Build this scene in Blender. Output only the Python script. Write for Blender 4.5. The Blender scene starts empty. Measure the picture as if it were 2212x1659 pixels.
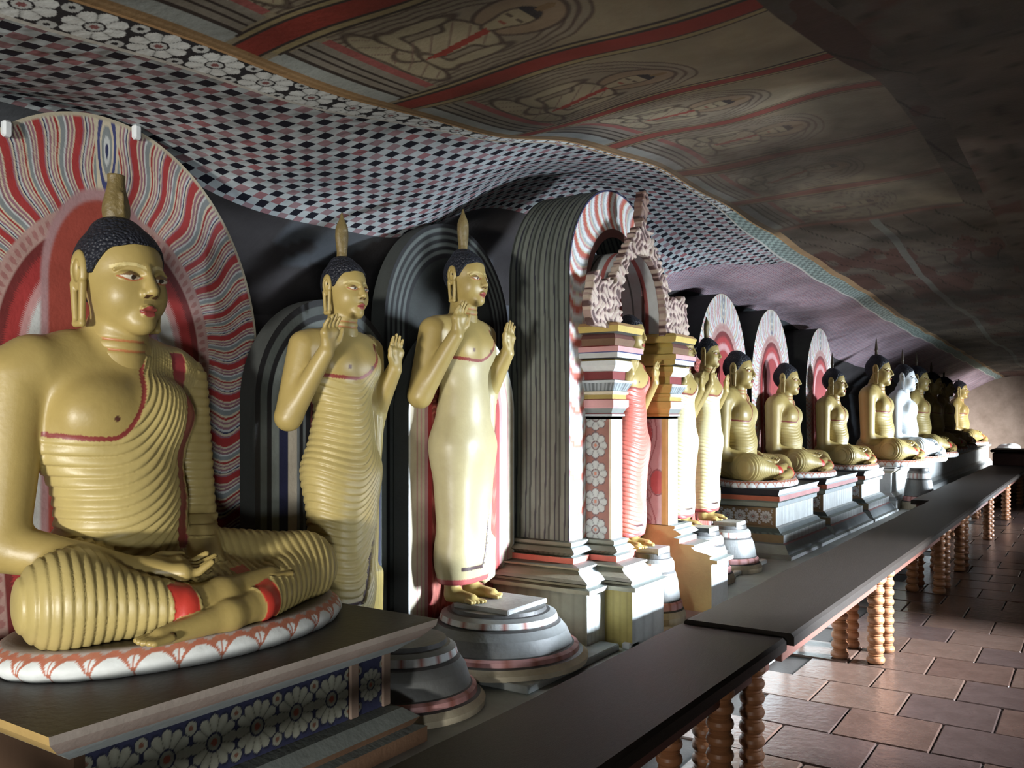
import bpy, math, numpy as np
C = bpy.context; D = bpy.data
PI = math.pi
rng = np.random.default_rng(7)

# ------------------------------------------------------------------ camera, world, light, exposure
HEAD = math.radians(33.8)                       # the camera looks this far left of the aisle (+Y)
cam = D.objects.new('camera', D.cameras.new('camera')); C.scene.collection.objects.link(cam)
cam.location = (0, 0, 1.6); cam.rotation_euler = (PI/2, 0, HEAD)
cam.data.sensor_width = 36; cam.data.lens = 1900/2212*36; cam.data.shift_y = 70.5/2212
cam.data.clip_start = .05; cam.data.clip_end = 200
C.scene.camera = cam
w = D.worlds.new('world'); C.scene.world = w; w.use_nodes = True
w.node_tree.nodes['Background'].inputs[0].default_value = (.75, .85, 1, 1)
w.node_tree.nodes['Background'].inputs[1].default_value = .003
vs = C.scene.view_settings
vs.view_transform = 'Standard'; vs.look = 'None'; vs.gamma = 1; vs.use_curve_mapping = False; vs.exposure = -.75

def daylight(loc, target, sx, sy, power, col=(.86, .93, 1), spread=170):
    """area lamp outside a wall opening: doorway daylight, plus one added fill lamp"""
    l = D.lights.new('daylight_and_fill', 'AREA'); l.shape = 'RECTANGLE'; l.size = sx; l.size_y = sy
    l.energy = power; l.color = col; l.spread = math.radians(spread)
    o = D.objects.new('daylight_and_fill', l); C.scene.collection.objects.link(o)
    o.location = loc
    from mathutils import Vector
    o.rotation_euler = (Vector(target) - Vector(loc)).to_track_quat('-Z', 'Z').to_euler()
    return o
# the doorways themselves are cut into wall_right below; bright yard beyond
COOL = (.80, .90, 1)
daylight((6.2, 7.6, 1.25), (1.6, 6.2, 1.02), 2.6, 1.7, 330, COOL, 55)        # yard wall opposite the first window
daylight((6.2, 7.5, 2.55), (1.6, 6.2, 1.2), 2.6, 1.1, 3100, COOL, 60)        # sky above it
daylight((5.2, 7.4, .28), (1.5, 6.3, 1.1), 2.6, .5, 400, COOL, 70)           # sunlit ground outside
daylight((6.2, 11.2, 1.10), (1.6, 9.9, 1.0), 2.0, 1.9, 230, COOL, 50)
daylight((5.2, 10.8, .28), (1.5, 9.9, 1.1), 2.2, .5, 420, COOL, 70)
daylight((6.0, 16.8, 1.15), (1.6, 15.2, 1.05), 3.4, 2.0, 1250, COOL, 60)
daylight((6.0, 21.4, 1.2), (1.6, 24.0, 1.05), 3.0, 2.0, 2200, (.95, .95, .95), 70)
daylight((4.6, -4.0, .34), (-2.8, 2.0, 1.15), 1.6, .5, 80, (.95, .97, .95), 75)  # fill lamp added outside to brighten the right side of the big arch
daylight((1.2, -8.5, .36), (-2.8, 2.0, 1.25), 1.4, .5, 270, (1, .97, .90), 60)

# ------------------------------------------------------------------ helpers
def mesh_from(name, V, F, col=None, smooth=True, uv=None):
    V = np.asarray(V, np.float32)
    me = D.meshes.new(name)
    if isinstance(F, np.ndarray):
        nf, k = F.shape
        me.vertices.add(len(V)); me.vertices.foreach_set('co', V.ravel())
        me.loops.add(nf*k); me.loops.foreach_set('vertex_index', F.astype(np.int32).ravel())
        me.polygons.add(nf)
        me.polygons.foreach_set('loop_start', np.arange(0, nf*k, k, dtype=np.int32))
        me.update(calc_edges=True)
    else:
        me.from_pydata(V.tolist(), [], [list(map(int, f)) for f in F]); me.update()
    if smooth:
        me.polygons.foreach_set('use_smooth', np.ones(len(me.polygons), bool))
    if col is not None:
        col = np.asarray(col, np.float32)
        a = me.color_attributes.new('Col', 'FLOAT_COLOR', 'POINT')
        c4 = np.ones((len(V), 4), np.float32); c4[:, :3] = col
        a.data.foreach_set('color', c4.ravel())
    if uv is not None:
        l = me.uv_layers.new(name='UVMap')
        li = np.empty(len(me.loops), np.int32); me.loops.foreach_get('vertex_index', li)
        l.data.foreach_set('uv', np.asarray(uv, np.float32)[li].ravel())
    me.validate()
    return me

def obj(name, me, mats=None, parent=None, loc=None, **props):
    o = D.objects.new(name, me); C.scene.collection.objects.link(o)
    if mats is not None:
        for m in (mats if isinstance(mats, (list, tuple)) else [mats]):
            if m.name not in [x.name for x in me.materials if x]: me.materials.append(m)
    if parent: o.parent = parent
    if loc is not None: o.location = loc
    for k, v in props.items(): o[k] = v
    return o

def thing(name, label, cat, loc=(0, 0, 0), rz=0, scale=1, group=None):
    o = D.objects.new(name, None); C.scene.collection.objects.link(o)
    o.empty_display_size = .1
    o.location = loc; o.rotation_euler = (0, 0, rz); o.scale = (scale,)*3 if not isinstance(scale, tuple) else scale
    o['label'] = label; o['category'] = cat
    if group: o['group'] = group
    return o

def dup(root, label, loc=None, rz=None, scale=None, group=None, skip=()):
    r = root.copy(); C.scene.collection.objects.link(r)
    r['label'] = label
    if loc is not None: r.location = loc
    if rz is not None: r.rotation_euler = (0, 0, rz)
    if scale is not None: r.scale = (scale,)*3 if not isinstance(scale, tuple) else scale
    if group: r['group'] = group
    for ch in list(root.children):
        if ch.name.split('.')[0] in skip: continue
        c = ch.copy(); C.scene.collection.objects.link(c); c.parent = r
        for g in list(ch.children):
            d = g.copy(); C.scene.collection.objects.link(d); d.parent = c
    return r

def material(name, base=None, rough=.6, wear=.25, scale=6, bump=.15, bscale=60, dark=.45, spec=.4, grain=None, voronoi=False, tint=None):
    """procedural paint: base colour (constant or the 'Col' attribute) mottled by noise, with a fine relief"""
    m = D.materials.new(name); m.use_nodes = True
    n = m.node_tree.nodes; L = m.node_tree.links; p = n['Principled BSDF']
    tc = n.new('ShaderNodeTexCoord'); out = tc.outputs['Object']
    if grain:
        mp = n.new('ShaderNodeMapping'); mp.inputs['Scale'].default_value = grain; L.new(out, mp.inputs[0]); out = mp.outputs[0]
    nz = n.new('ShaderNodeTexNoise'); nz.inputs['Scale'].default_value = scale; nz.inputs['Detail'].default_value = 6
    nz.inputs['Roughness'].default_value = .65; L.new(out, nz.inputs['Vector'])
    rp = n.new('ShaderNodeMapRange'); rp.inputs[1].default_value = .35; rp.inputs[2].default_value = .75
    rp.inputs[3].default_value = 0; rp.inputs[4].default_value = wear; L.new(nz.outputs['Fac'], rp.inputs[0])
    mx = n.new('ShaderNodeMix'); mx.data_type = 'RGBA'; mx.blend_type = 'MIX'
    if base is None:
        at = n.new('ShaderNodeAttribute'); at.attribute_name = 'Col'; bsock = at.outputs['Color']
    else:
        rgb = n.new('ShaderNodeRGB'); rgb.outputs[0].default_value = (*base, 1); bsock = rgb.outputs[0]
    if tint:
        tm = n.new('ShaderNodeMix'); tm.data_type = 'RGBA'; tm.blend_type = 'MULTIPLY'; tm.inputs[0].default_value = 1
        L.new(bsock, tm.inputs[6]); tm.inputs[7].default_value = (*tint, 1); bsock = tm.outputs[2]
    dk = n.new('ShaderNodeMix'); dk.data_type = 'RGBA'; dk.blend_type = 'MULTIPLY'; dk.inputs[0].default_value = 1
    L.new(bsock, dk.inputs[6]); dk.inputs[7].default_value = (dark, dark*.92, dark*.85, 1)
    L.new(rp.outputs[0], mx.inputs[0]); L.new(bsock, mx.inputs[6]); L.new(dk.outputs[2], mx.inputs[7])
    L.new(mx.outputs[2], p.inputs['Base Color'])
    p.inputs['Roughness'].default_value = rough; p.inputs['Specular IOR Level'].default_value = spec
    if bump:
        if voronoi:
            b = n.new('ShaderNodeTexVoronoi'); b.inputs['Scale'].default_value = bscale; bo = b.outputs['Distance']
        else:
            b = n.new('ShaderNodeTexNoise'); b.inputs['Scale'].default_value = bscale; b.inputs['Detail'].default_value = 4; bo = b.outputs['Fac']
        L.new(out, b.inputs['Vector'])
        bp = n.new('ShaderNodeBump'); bp.inputs['Strength'].default_value = bump; bp.inputs['Distance'].default_value = .01
        if voronoi: bp.invert = True
        L.new(bo, bp.inputs['Height']); L.new(bp.outputs[0], p.inputs['Normal'])
    return m

def grid_faces(nu, nv, close_u=False):
    i = np.arange(nu if close_u else nu-1)[:, None]; j = np.arange(nv-1)[None, :]
    i2 = (i+1) % nu
    a = i*nv+j; b = i2*nv+j; c = i2*nv+j+1; d = i*nv+j+1
    return np.stack([a, b, c, d], -1).reshape(-1, 4)

class MB:
    """collects coloured flat pieces into one mesh"""
    def __init__(s): s.V = []; s.F = []; s.K = []; s.n = 0
    def add(s, V, F, col):
        V = np.asarray(V, float).reshape(-1, 3)
        s.V.append(V); s.F += [[int(x)+s.n for x in f] for f in F]
        col = np.asarray(col, float)
        s.K.append(np.tile(col, (len(V), 1)) if col.ndim == 1 else col); s.n += len(V)
    def box(s, lo, hi, col):
        x0, y0, z0 = lo; x1, y1, z1 = hi
        v = [(x0,y0,z0),(x1,y0,z0),(x1,y1,z0),(x0,y1,z0),(x0,y0,z1),(x1,y0,z1),(x1,y1,z1),(x0,y1,z1)]
        for f in [(0,3,2,1),(4,5,6,7),(0,1,5,4),(1,2,6,5),(2,3,7,6),(3,0,4,7)]:
            s.add([v[i] for i in f], [(0,1,2,3)], col)
    def mesh(s, name, smooth=False):
        return mesh_from(name, np.concatenate(s.V), s.F, np.concatenate(s.K), smooth)

def bevel_box(lo, hi, b=.006):
    """a box with chamfered edges, as verts and faces"""
    import bmesh
    bm = bmesh.new(); bmesh.ops.create_cube(bm, size=1)
    for v in bm.verts:
        v.co = [(lo[k]+hi[k])/2 + v.co[k]*(hi[k]-lo[k]) for k in range(3)]
    bmesh.ops.bevel(bm, geom=bm.edges[:], offset=b, segments=1, affect='EDGES')
    V = np.array([v.co[:] for v in bm.verts]); F = [[v.index for v in f.verts] for f in bm.faces]; bm.free()
    return V, F

def lathe(prof, n=48, rx=1., ry=1., paint=None):
    """prof: list of (r, z, colour); every segment keeps its own vertices, so colours stay crisp"""
    th = np.linspace(0, 2*PI, n, endpoint=False)
    V, F, K = [], [], []; base = 0
    for (r0, z0, c0), (r1, z1, c1) in zip(prof[:-1], prof[1:]):
        k = 3
        for i in range(k):
            f = i/(k-1); r = r0+(r1-r0)*f; z = z0+(z1-z0)*f
            V.append(np.stack([r*np.cos(th)*rx, r*np.sin(th)*ry, np.full(n, z)], 1))
            K.append(np.tile(c1, (n, 1)) if paint is None else paint(th, f, c1))
        for i in range(k-1):
            a = base+i*n+np.arange(n); b = base+i*n+(np.arange(n)+1) % n
            F.append(np.stack([a, b, b+n, a+n], 1))
        base += k*n
    return np.concatenate(V), np.concatenate(F), np.concatenate(K)

def sweep(plan, prof, colf, closed=False, step=None):
    """moulding: plan = (x, y) polyline with the outside on its right, prof = (offset, z) from bottom to top,
    colf(profile segment, edge index, distance along the edge) gives colours"""
    plan = np.asarray(plan, float); n = len(plan)
    ne = n if closed else n-1
    d = np.array([plan[(i+1) % n]-plan[i] for i in range(ne)]); ln = np.linalg.norm(d, axis=1); d /= ln[:, None]
    nr = np.stack([d[:, 1], -d[:, 0]], 1)
    mit = np.zeros((n, 2))
    for i in range(n):
        a = nr[(i-1) % ne] if (closed or i > 0) else nr[0]
        b = nr[i % ne] if (closed or i < ne) else nr[ne-1]
        m = a+b; m = m/np.linalg.norm(m); mit[i] = m/max(.3, m@a)
    mb = MB()
    for e in range(ne):
        k = max(1, int(ln[e]/step)) if step else 1
        f = np.linspace(0, 1, k+1)
        for s, ((o0, z0), (o1, z1)) in enumerate(zip(prof[:-1], prof[1:])):
            rows = []
            for o, z in ((o0, z0), (o1, z1)):
                A = plan[e]+mit[e]*o; B = plan[(e+1) % n]+mit[(e+1) % n]*o
                p = A+(B-A)*f[:, None]; rows.append(np.c_[p, np.full(k+1, z)])
            V = np.stack(rows, 1).reshape(-1, 3)
            F = [(2*i, 2*i+2, 2*i+3, 2*i+1) for i in range(k)]
            c = np.asarray(colf(s, e, np.repeat(f*ln[e], 2)), float)
            mb.add(V, F, c)
    return mb

def pal(t, table):
    """cyclic stripes: table of (width, colour)"""
    wd = np.array([a for a, _ in table]); cs = np.array([c for _, c in table]); e = np.cumsum(wd)
    return cs[np.searchsorted(e, np.mod(t, e[-1]), side='right').clip(0, len(cs)-1)]

# ------------------------------------------------------------------ implicit sculpting (surface nets)
def nrm(v): v = np.asarray(v, float); return v/np.linalg.norm(v)
def cap(P, a, b, ra, rb):
    a = np.asarray(a, np.float32); b = np.asarray(b, np.float32); ab = b-a
    q = P-a; t = np.clip((q@ab)/max(1e-9, ab@ab), 0, 1)
    q -= t[:, None]*ab
    return np.sqrt(np.einsum('ij,ij->i', q, q))-(ra+(rb-ra)*t)
def ell(P, c, r):
    q = (P-np.asarray(c, np.float32))/np.asarray(r, np.float32)
    k0 = np.sqrt(np.einsum('ij,ij->i', q, q)); q /= np.asarray(r, np.float32)
    k1 = np.sqrt(np.einsum('ij,ij->i', q, q))+1e-6
    return k0*(k0-1)/k1
def rbox(P, c, h, r):
    q = np.abs(P-np.asarray(c, np.float32))-(np.asarray(h, np.float32)-r)
    return np.linalg.norm(np.maximum(q, 0), axis=1)+np.minimum(q.max(1), 0)-r
def smin(a, b, k):
    h = np.clip(.5+.5*(b-a)/k, 0, 1)
    return b+(a-b)*h-k*h*(1-h)
def smins(L, k):
    r = L[0]
    for x in L[1:]: r = smin(r, x, k)
    return r

def nets(f, lo, hi, h):
    lo = np.asarray(lo, float); hi = np.asarray(hi, float)
    nb = np.ceil((hi-lo)/(4*h)).astype(int)+1; N = nb*4
    g = np.stack(np.meshgrid(*[np.arange(k) for k in nb], indexing='ij'), -1).reshape(-1, 3)
    cen = (lo+(g*4+1.5)*h).astype(np.float32)
    ev = lambda P: np.concatenate([f(P[i:i+150000].copy()) for i in range(0, len(P), 150000)])
    cv = ev(cen)
    vals = np.repeat(np.repeat(np.repeat(np.sign(cv).reshape(nb), 4, 0), 4, 1), 4, 2).astype(np.float32)
    m = np.abs(cv) < 7*h
    gb = g[m]*4
    o = np.stack(np.meshgrid(*[np.arange(4)]*3, indexing='ij'), -1).reshape(-1, 3)
    idx = (gb[:, None, :]+o[None]).reshape(-1, 3)
    vals[idx[:, 0], idx[:, 1], idx[:, 2]] = ev((lo+idx*h).astype(np.float32))
    ins = vals < 0
    cnt = np.zeros(N-1, np.int8)
    for c in o[(o < 2).all(1)]:
        cnt += ins[c[0]:N[0]-1+c[0], c[1]:N[1]-1+c[1], c[2]:N[2]-1+c[2]]
    cell = np.argwhere((cnt > 0) & (cnt < 8))
    cid = np.full(N-1, -1, np.int32); cid[cell[:, 0], cell[:, 1], cell[:, 2]] = np.arange(len(cell))
    acc = np.zeros((len(cell), 3)); k = np.zeros(len(cell))
    for ax in range(3):
        for a in (0, 1):
            for b in (0, 1):
                c0 = np.zeros(3, int); c0[(ax+1) % 3] = a; c0[(ax+2) % 3] = b
                c1 = c0.copy(); c1[ax] = 1
                p0 = cell+c0; p1 = cell+c1
                v0 = vals[p0[:, 0], p0[:, 1], p0[:, 2]]; v1 = vals[p1[:, 0], p1[:, 1], p1[:, 2]]
                x = (v0 < 0) != (v1 < 0)
                t = np.where(x, v0/np.where(x, v0-v1, 1), 0)
                acc += np.where(x[:, None], c0+t[:, None]*(c1-c0), 0); k += x
    V = lo+(cell+acc/k[:, None])*h
    F = []
    for ax in range(3):
        sl0 = [slice(1, -1)]*3; sl1 = [slice(1, -1)]*3
        sl0[ax] = slice(0, -1); sl1[ax] = slice(1, None)
        A = ins[tuple(sl0)]; B = ins[tuple(sl1)]
        for flip, M in ((False, A & ~B), (True, ~A & B)):
            e = np.argwhere(M)
            off = np.ones(3, int); off[ax] = 0; e = e+off
            u = np.zeros(3, int); u[(ax+1) % 3] = 1; v = np.zeros(3, int); v[(ax+2) % 3] = 1
            q = [e-u-v, e-v, e, e-u]
            q = np.stack([cid[x[:, 0].clip(0, N[0]-2), x[:, 1].clip(0, N[1]-2), x[:, 2].clip(0, N[2]-2)] for x in q], 1)
            F.append(q[:, ::-1] if flip else q)
    F = np.concatenate(F); F = F[(F >= 0).all(1)]
    return V, F

def vnormals(V, F):
    fn = np.cross(V[F[:, 2]]-V[F[:, 0]], V[F[:, 3]]-V[F[:, 1]])
    n = np.zeros_like(V)
    for i in range(4): np.add.at(n, F[:, i], fn)
    return n/np.maximum(np.linalg.norm(n, axis=1), 1e-12)[:, None]
def relax(V, F, it=2):
    for _ in range(it):
        s = np.zeros_like(V); c = np.zeros(len(V))
        for i in range(4):
            for j in ((i+1) % 4, (i+3) % 4):
                np.add.at(s, F[:, i], V[F[:, j]]); np.add.at(c, F[:, i], 1)
        V = V+.5*(s/c[:, None]-V)
    return V
def ridge(ph):
    """the overlapping fold of a pleat: a slow rise and a quick drop"""
    t = np.mod(ph, 1); return np.where(t < .78, np.sin(t/.78*PI/2), np.cos((t-.78)/.22*PI/2))
# ------------------------------------------------------------------ palette (real paint colours)
GOLD = np.array((.36, .27, .092)); ROBE = np.array((.41, .325, .125)); RED = np.array((.38, .045, .045)); DKRED = np.array((.17, .03, .03))
CREAM = np.array((.62, .56, .42)); WHITE = np.array((.72, .76, .76)); PINK = np.array((.55, .30, .30)); GREY = np.array((.16, .18, .17))
DARK = np.array((.025, .025, .03)); NAVY = np.array((.03, .035, .10)); MAUVE = np.array((.32, .16, .20)); BLUEG = np.array((.24, .27, .28))
YEL = np.array((.52, .40, .12)); BROWN = np.array((.13, .075, .045)); ORANGE = np.array((.45, .19, .07))

M_statue = material('painted_plaster_gold', None, .42, .35, 7, .10, 45, .55, .5)
M_white = material('whitewashed_plaster', (.62, .66, .68), .5, .2, 7, .10, 45, .6, .5)
M_hair = material('blue_black_curls', (.012, .014, .022), .55, .2, 8, .9, 85, .4, .4, voronoi=True)
M_paint = material('painted_plaster', None, .6, .4, 9, .15, 60, .5, .35)
M_fresco = material('fresco_paint', None, .75, .45, 5, .2, 40, .5, .25)
M_flame = material('dull_gilt', (.17, .125, .045), .5, .6, 25, .5, 60, .4, .5)

# ------------------------------------------------------------------ heads
def head_sdf(P):
    d = smins([ell(P, (-.04, 0, .62), (.40, .345, .40)), ell(P, (.07, 0, .36), (.315, .305, .345))], .08)
    d = smin(d, ell(P, (.27, 0, .10), (.11, .12, .10)), .10)
    for s in (-1, 1):
        d = smin(d, ell(P, (.17, .17*s, .36), (.15, .11, .16)), .08)                    # cheek
    d = smin(d, cap(P, (.345, 0, .58), (.425, 0, .385), .030, .055), .05)              # nose
    for s in (-1, 1):
        d = smin(d, ell(P, (.375, .052*s, .355), (.05, .034, .034)), .02)
        d = -smin(-d, ell(P, (.385, .15*s, .515), (.08, .105, .050)), .03)             # eye socket
        d = smin(d, ell(P, (.275, .145*s, .508), (.085, .10, .055)), .012)             # eyeball and lid
        d = smin(d, smins([cap(P, (.372-.085*abs(y0)/.2, y0*s, z0), (.372-.085*abs(y1)/.2, y1*s, z1), .014, .014) for (y0, z0), (y1, z1) in
                           (((.03, .555), (.10, .60)), ((.10, .60), (.18, .60)), ((.18, .60), (.26, .555)))], .01), .025)  # brow
    d = smin(d, cap(P, (.378, -.060, .228), (.378, .060, .228), .019, .019), .018)
    d = smin(d, ell(P, (.385, 0, .242), (.03, .04, .02)), .02)
    d = smin(d, cap(P, (.368, -.042, .180), (.368, .042, .180), .022, .022), .018)
    d = -smin(-d, cap(P, (.408, -.08, .203), (.408, .08, .203), .003, .003), .01)
    d = smin(d, cap(P, (-.05, 0, .25), (-.07, 0, -.28), .232, .26), .045)                 # neck
    for z in (-.03, -.12):
        d = d+.012*np.exp(-((P[:, 2]-z+.15*(P[:, 0]))/.016)**2)
    e = []
    for s in (-1, 1):
        q = (-.07, .355*s)
        ear = ell(P, (q[0], q[1]+.012*s, .56), (.10, .05, .18))
        ear = -smin(-ear, ell(P, (q[0]+.01, q[1]+.04*s, .55), (.045, .03, .10)), .02)
        loop = [cap(P, (q[0]+.065, q[1]+.02*s, .44), (q[0]+.055, q[1]+.02*s, .10), .032, .028),
                cap(P, (q[0]-.06, q[1]+.02*s, .44), (q[0]-.03, q[1]+.02*s, .10), .032, .028),
                cap(P, (q[0]-.03, q[1]+.02*s, .085), (q[0]+.055, q[1]+.02*s, .085), .032, .032)]
        e.append(smins([ear]+loop, .015))
    d = np.minimum(d, np.minimum(e[0], e[1]))
    return d
def hairline(P):
    y = np.abs(P[:, 1]); x = P[:, 0]
    z = np.where(x > .12, .80-.25*np.clip(y-.10, 0, 1)**1.0*1.2, .80)
    side = .53+1.5*np.clip(x-.06, 0, .4)
    t = np.clip((y-.20)/.10, 0, 1)
    z = z*(1-t)+np.minimum(z, side)*t
    return np.where(x < -.10, .50-1.2*np.clip(-.10-x, 0, .2), z)
def hair_sdf(P):
    sk = ell(P, (-.045, 0, .62), (.425, .37, .425))
    cut = (hairline(P)-P[:, 2])*.8
    d = np.maximum(sk, cut)
    d = smin(d, ell(P, (-.09, 0, .97), (.20, .20, .13)), .08)
    return d
def head_col(V):
    c = np.tile(GOLD, (len(V), 1))
    x, y, z = V.T; ay = np.abs(y)
    fr = x > .15
    u = (ay-.148)/.088; v = (z-.508)/.036
    up = .500+.012*(1-u**2); dn = .500-.026*(1-u**2)
    eye = fr & (np.abs(u) < 1) & (z < up) & (z > dn)
    lid = fr & (np.abs(u) < 1.10) & (z >= up) & (z < up+.034*(1.1-np.abs(u))+.006)
    c[lid] = (.19, .11, .045)
    c[eye] = (.60, .56, .45)
    ir = eye & (((ay-.138)/.026)**2+((z-.497)/.022)**2 < 1); c[ir] = (.03, .018, .012)
    lidline = fr & (np.abs(u) < 1.12) & (z <= dn) & (z > dn-.012); c[lidline] = (.38, .12, .05)
    bz = .585+.03*np.sin(np.clip((ay-.03)/.23, 0, 1)*PI)
    br = fr & (ay > .03) & (ay < .27) & (np.abs(z-bz) < .016); c[br] = (.58, .48, .22)
    lip = fr & (ay < .078*np.clip(1-(np.abs(z-.203)/.055)**2, 0, 1)) & (z > .155) & (z < .252) & (x > .33); c[lip] = (.27, .05, .04)
    mouth = lip & (np.abs(z-.203) < .006); c[mouth] = (.16, .03, .02)
    nos = fr & (z < .345) & (z > .318) & (ay > .018) & (ay < .062) & (x > .37); c[nos] = (.07, .03, .015)
    for zz in (-.03, -.12):
        c[(np.abs(z-zz+.15*x) < .011) & (x > .0)] = (.40, .16, .06)
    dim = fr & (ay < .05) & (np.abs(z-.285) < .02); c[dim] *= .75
    return c

def make_head(h=.0075):
    V, F = nets(head_sdf, (-.55, -.5, -.34), (.6, .5, 1.1), h)
    V = relax(V, F, 1)
    K = head_col(V)
    HV, HF = nets(hair_sdf, (-.6, -.5, .2), (.5, .5, 1.25), h*1.3)
    return V, F, K, relax(HV, HF, 2), HF
HEAD_V, HEAD_F, HEAD_K, HAIR_V, HAIR_F = make_head()

def flame_mesh(big):
    """the flame ornament on the crown"""
    if big:
        def f(P):
            x, y, z = P.T
            wd = .040+.008*np.sin(z*34)-.10*np.clip(z-.12, 0, 1)
            d = np.maximum(np.sqrt((x/.8)**2+y**2)-wd, np.maximum(-z-.02, z-.17))*.8
            d = -smin(-d, ell(P, (.048, 0, .075), (.02, .02, .04)), .01)
            return smin(d, cap(P, (.034, 0, .04), (.036, 0, .10), .011, .007), .012)
        V, F = nets(f, (-.1, -.1, -.06), (.12, .1, .22), .0045)
    else:
        def f(P):
            return smins([cap(P, (0, 0, -.02), (0, 0, .05), .026, .022), ell(P, (0, 0, .10), (.026, .036, .07)), cap(P, (0, 0, .14), (0, 0, .215), .022, .004)], .02)
        V, F = nets(f, (-.07, -.07, -.05), (.07, .07, .24), .005)
    V = relax(V, F, 1)
    return mesh_from('flame', V, F)
FLAME_BIG = flame_mesh(True); FLAME = flame_mesh(False)
def spike_mesh():
    V, F, K = lathe([(0, -.05, DARK), (.022, -.04, DARK), (.018, .05, DARK), (.022, .07, DARK), (.008, .2, DARK), (0, .24, DARK)], 10)
    return mesh_from('spike', V, F)
SPIKE = spike_mesh()

# ------------------------------------------------------------------ hands: palm, four unequal bent fingers, thumb
def hand_sdf(P, w, up, nrmal, side, s=1., curl=.25, blend=.012):
    """w wrist, up = towards the fingertips, nrmal = out of the palm, side = towards the thumb"""
    w = np.asarray(w, float); up = nrm(up); nrmal = nrm(nrmal); side = nrm(side)
    at = lambda a, b, c: w+s*(a*side+b*up+c*nrmal)
    d = smins([cap(P, at(0, -.01, 0), at(.022, .075, .0), .026*s, .021*s), cap(P, at(0, -.01, 0), at(-.026, .07, 0), .026*s, .019*s),
               cap(P, at(.03, .085, 0), at(-.032, .077, 0), .018*s, .016*s)], .02*s)
    for a, L in ((.033, .068), (.0115, .080), (-.0105, .073), (-.031, .056)):
        p0 = at(a, .080, 0); p1 = at(a*1.05, .080+L*.5, -.004+curl*.012); p2 = at(a*1.06, .080+L, curl*.05)
        fg = np.minimum(cap(P, p0, p1, .0112*s, .0102*s), cap(P, p1, p2, .0102*s, .0078*s))
        d = smin(d, fg, .004*s)
    t0 = at(.022, .012, .004); t1 = at(.052, .052, .014); t2 = at(.056, .098, .016)
    th = np.minimum(cap(P, t0, t1, .018*s, .0135*s), cap(P, t1, t2, .013*s, .009*s))
    return smin(d, th, blend*s)

# ------------------------------------------------------------------ the seated figure (metres before scaling, seat at z = 0, facing +x)
R_ANK = (.45, -.10, .085); L_ANK = (.50, .16, .055)
def seated_groups(P):
    torso = smins([ell(P, (-.02, 0, .15), (.23, .29, .18)), ell(P, (.03, -.03, .37), (.18, .215, .21)), ell(P, (.0, -.05, .62), (.185, .265, .24)),
                   cap(P, (-.045, -.29, .825), (-.045, .19, .825), .112, .108)], .08)
    torso = smin(torso, cap(P, (-.05, -.16, .88), (-.05, .08, .88), .078, .078), .06)
    for s in (-1, 1): torso = smin(torso, ell(P, (.11, -.05+.11*s, .685), (.075, .12, .10)), .06)
    torso = smin(torso, cap(P, (-.02, -.03, .85), (.0, -.03, .97), .108, .10), .04)
    ra = smins([cap(P, (-.05, -.345, .80), (-.03, -.405, .29), .100, .084), cap(P, (-.03, -.405, .27), (.31, -.16, .185), .080, .048)], .03)
    la = smins([cap(P, (-.05, .25, .80), (-.03, .29, .30), .096, .082), cap(P, (-.03, .29, .28), (.27, .13, .165), .078, .055)], .03)
    rl = smins([cap(P, (.02, -.15, .13), (.27, -.35, .13), .15, .135), cap(P, (.27, -.365, .128), R_ANK, .132, .064)], .05)
    ll = smins([cap(P, (.02, .18, .13), (.28, .54, .105), .145, .122), cap(P, (.28, .55, .10), L_ANK, .116, .056)], .05)
    lap = ell(P, (.2, .04, .08), (.27, .40, .11))
    rf = smins([cap(P, R_ANK, (.45, .05, .10), .056, .052), cap(P, (.45, .05, .10), (.43, .26, .125), .050, .034)], .03)
    lf = smins([cap(P, L_ANK, (.52, .02, .045), .052, .046), cap(P, (.52, .02, .045), (.52, -.22, .028), .046, .028)], .03)
    toes_r = np.minimum.reduce([cap(P, (.43+a, .25, .125), (.43+a*1.2, .335-abs(a)*.35, .128), .0135, .010) for a in (-.030, -.012, .006, .024, .038)])
    toes_l = np.minimum.reduce([cap(P, (.52+a, -.21, .028), (.52+a*1.2, -.285+abs(a)*.35, .024), .0135, .010) for a in (-.030, -.012, .006, .024, .038)])
    rf = smin(rf, toes_r, .01); lf = smin(lf, toes_l, .01)
    rh = hand_sdf(P, (.325, -.14, .195), (.45, 1, -.08), (.1, 0, 1), (-1, .3, .2), 1.35, .5)
    lh = hand_sdf(P, (.29, .12, .150), (.45, -1, -.02), (.1, 0, 1), (-1, -.3, .2), 1.35, .4)
    return torso, ra, la, rl, ll, lap, rf, lf, np.minimum(rh, lh)
def seated_sdf(P):
    t, ra, la, rl, ll, lap, rf, lf, hd = seated_groups(P)
    legs = smin(smin(rl, ll, .025), lap, .05)
    d = smin(t, legs, .05)
    d = smin(d, smin(ra, la, .01), .022)
    d = smin(d, smin(rf, lf, .01), .012)
    d = smin(d, hd, .012)
    return np.maximum(d, -P[:, 2]+.001)
def neckline(y):
    return .60+9.5*np.maximum(0, y+.165)**2+.8*np.minimum(0, y+.165)**2

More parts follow.
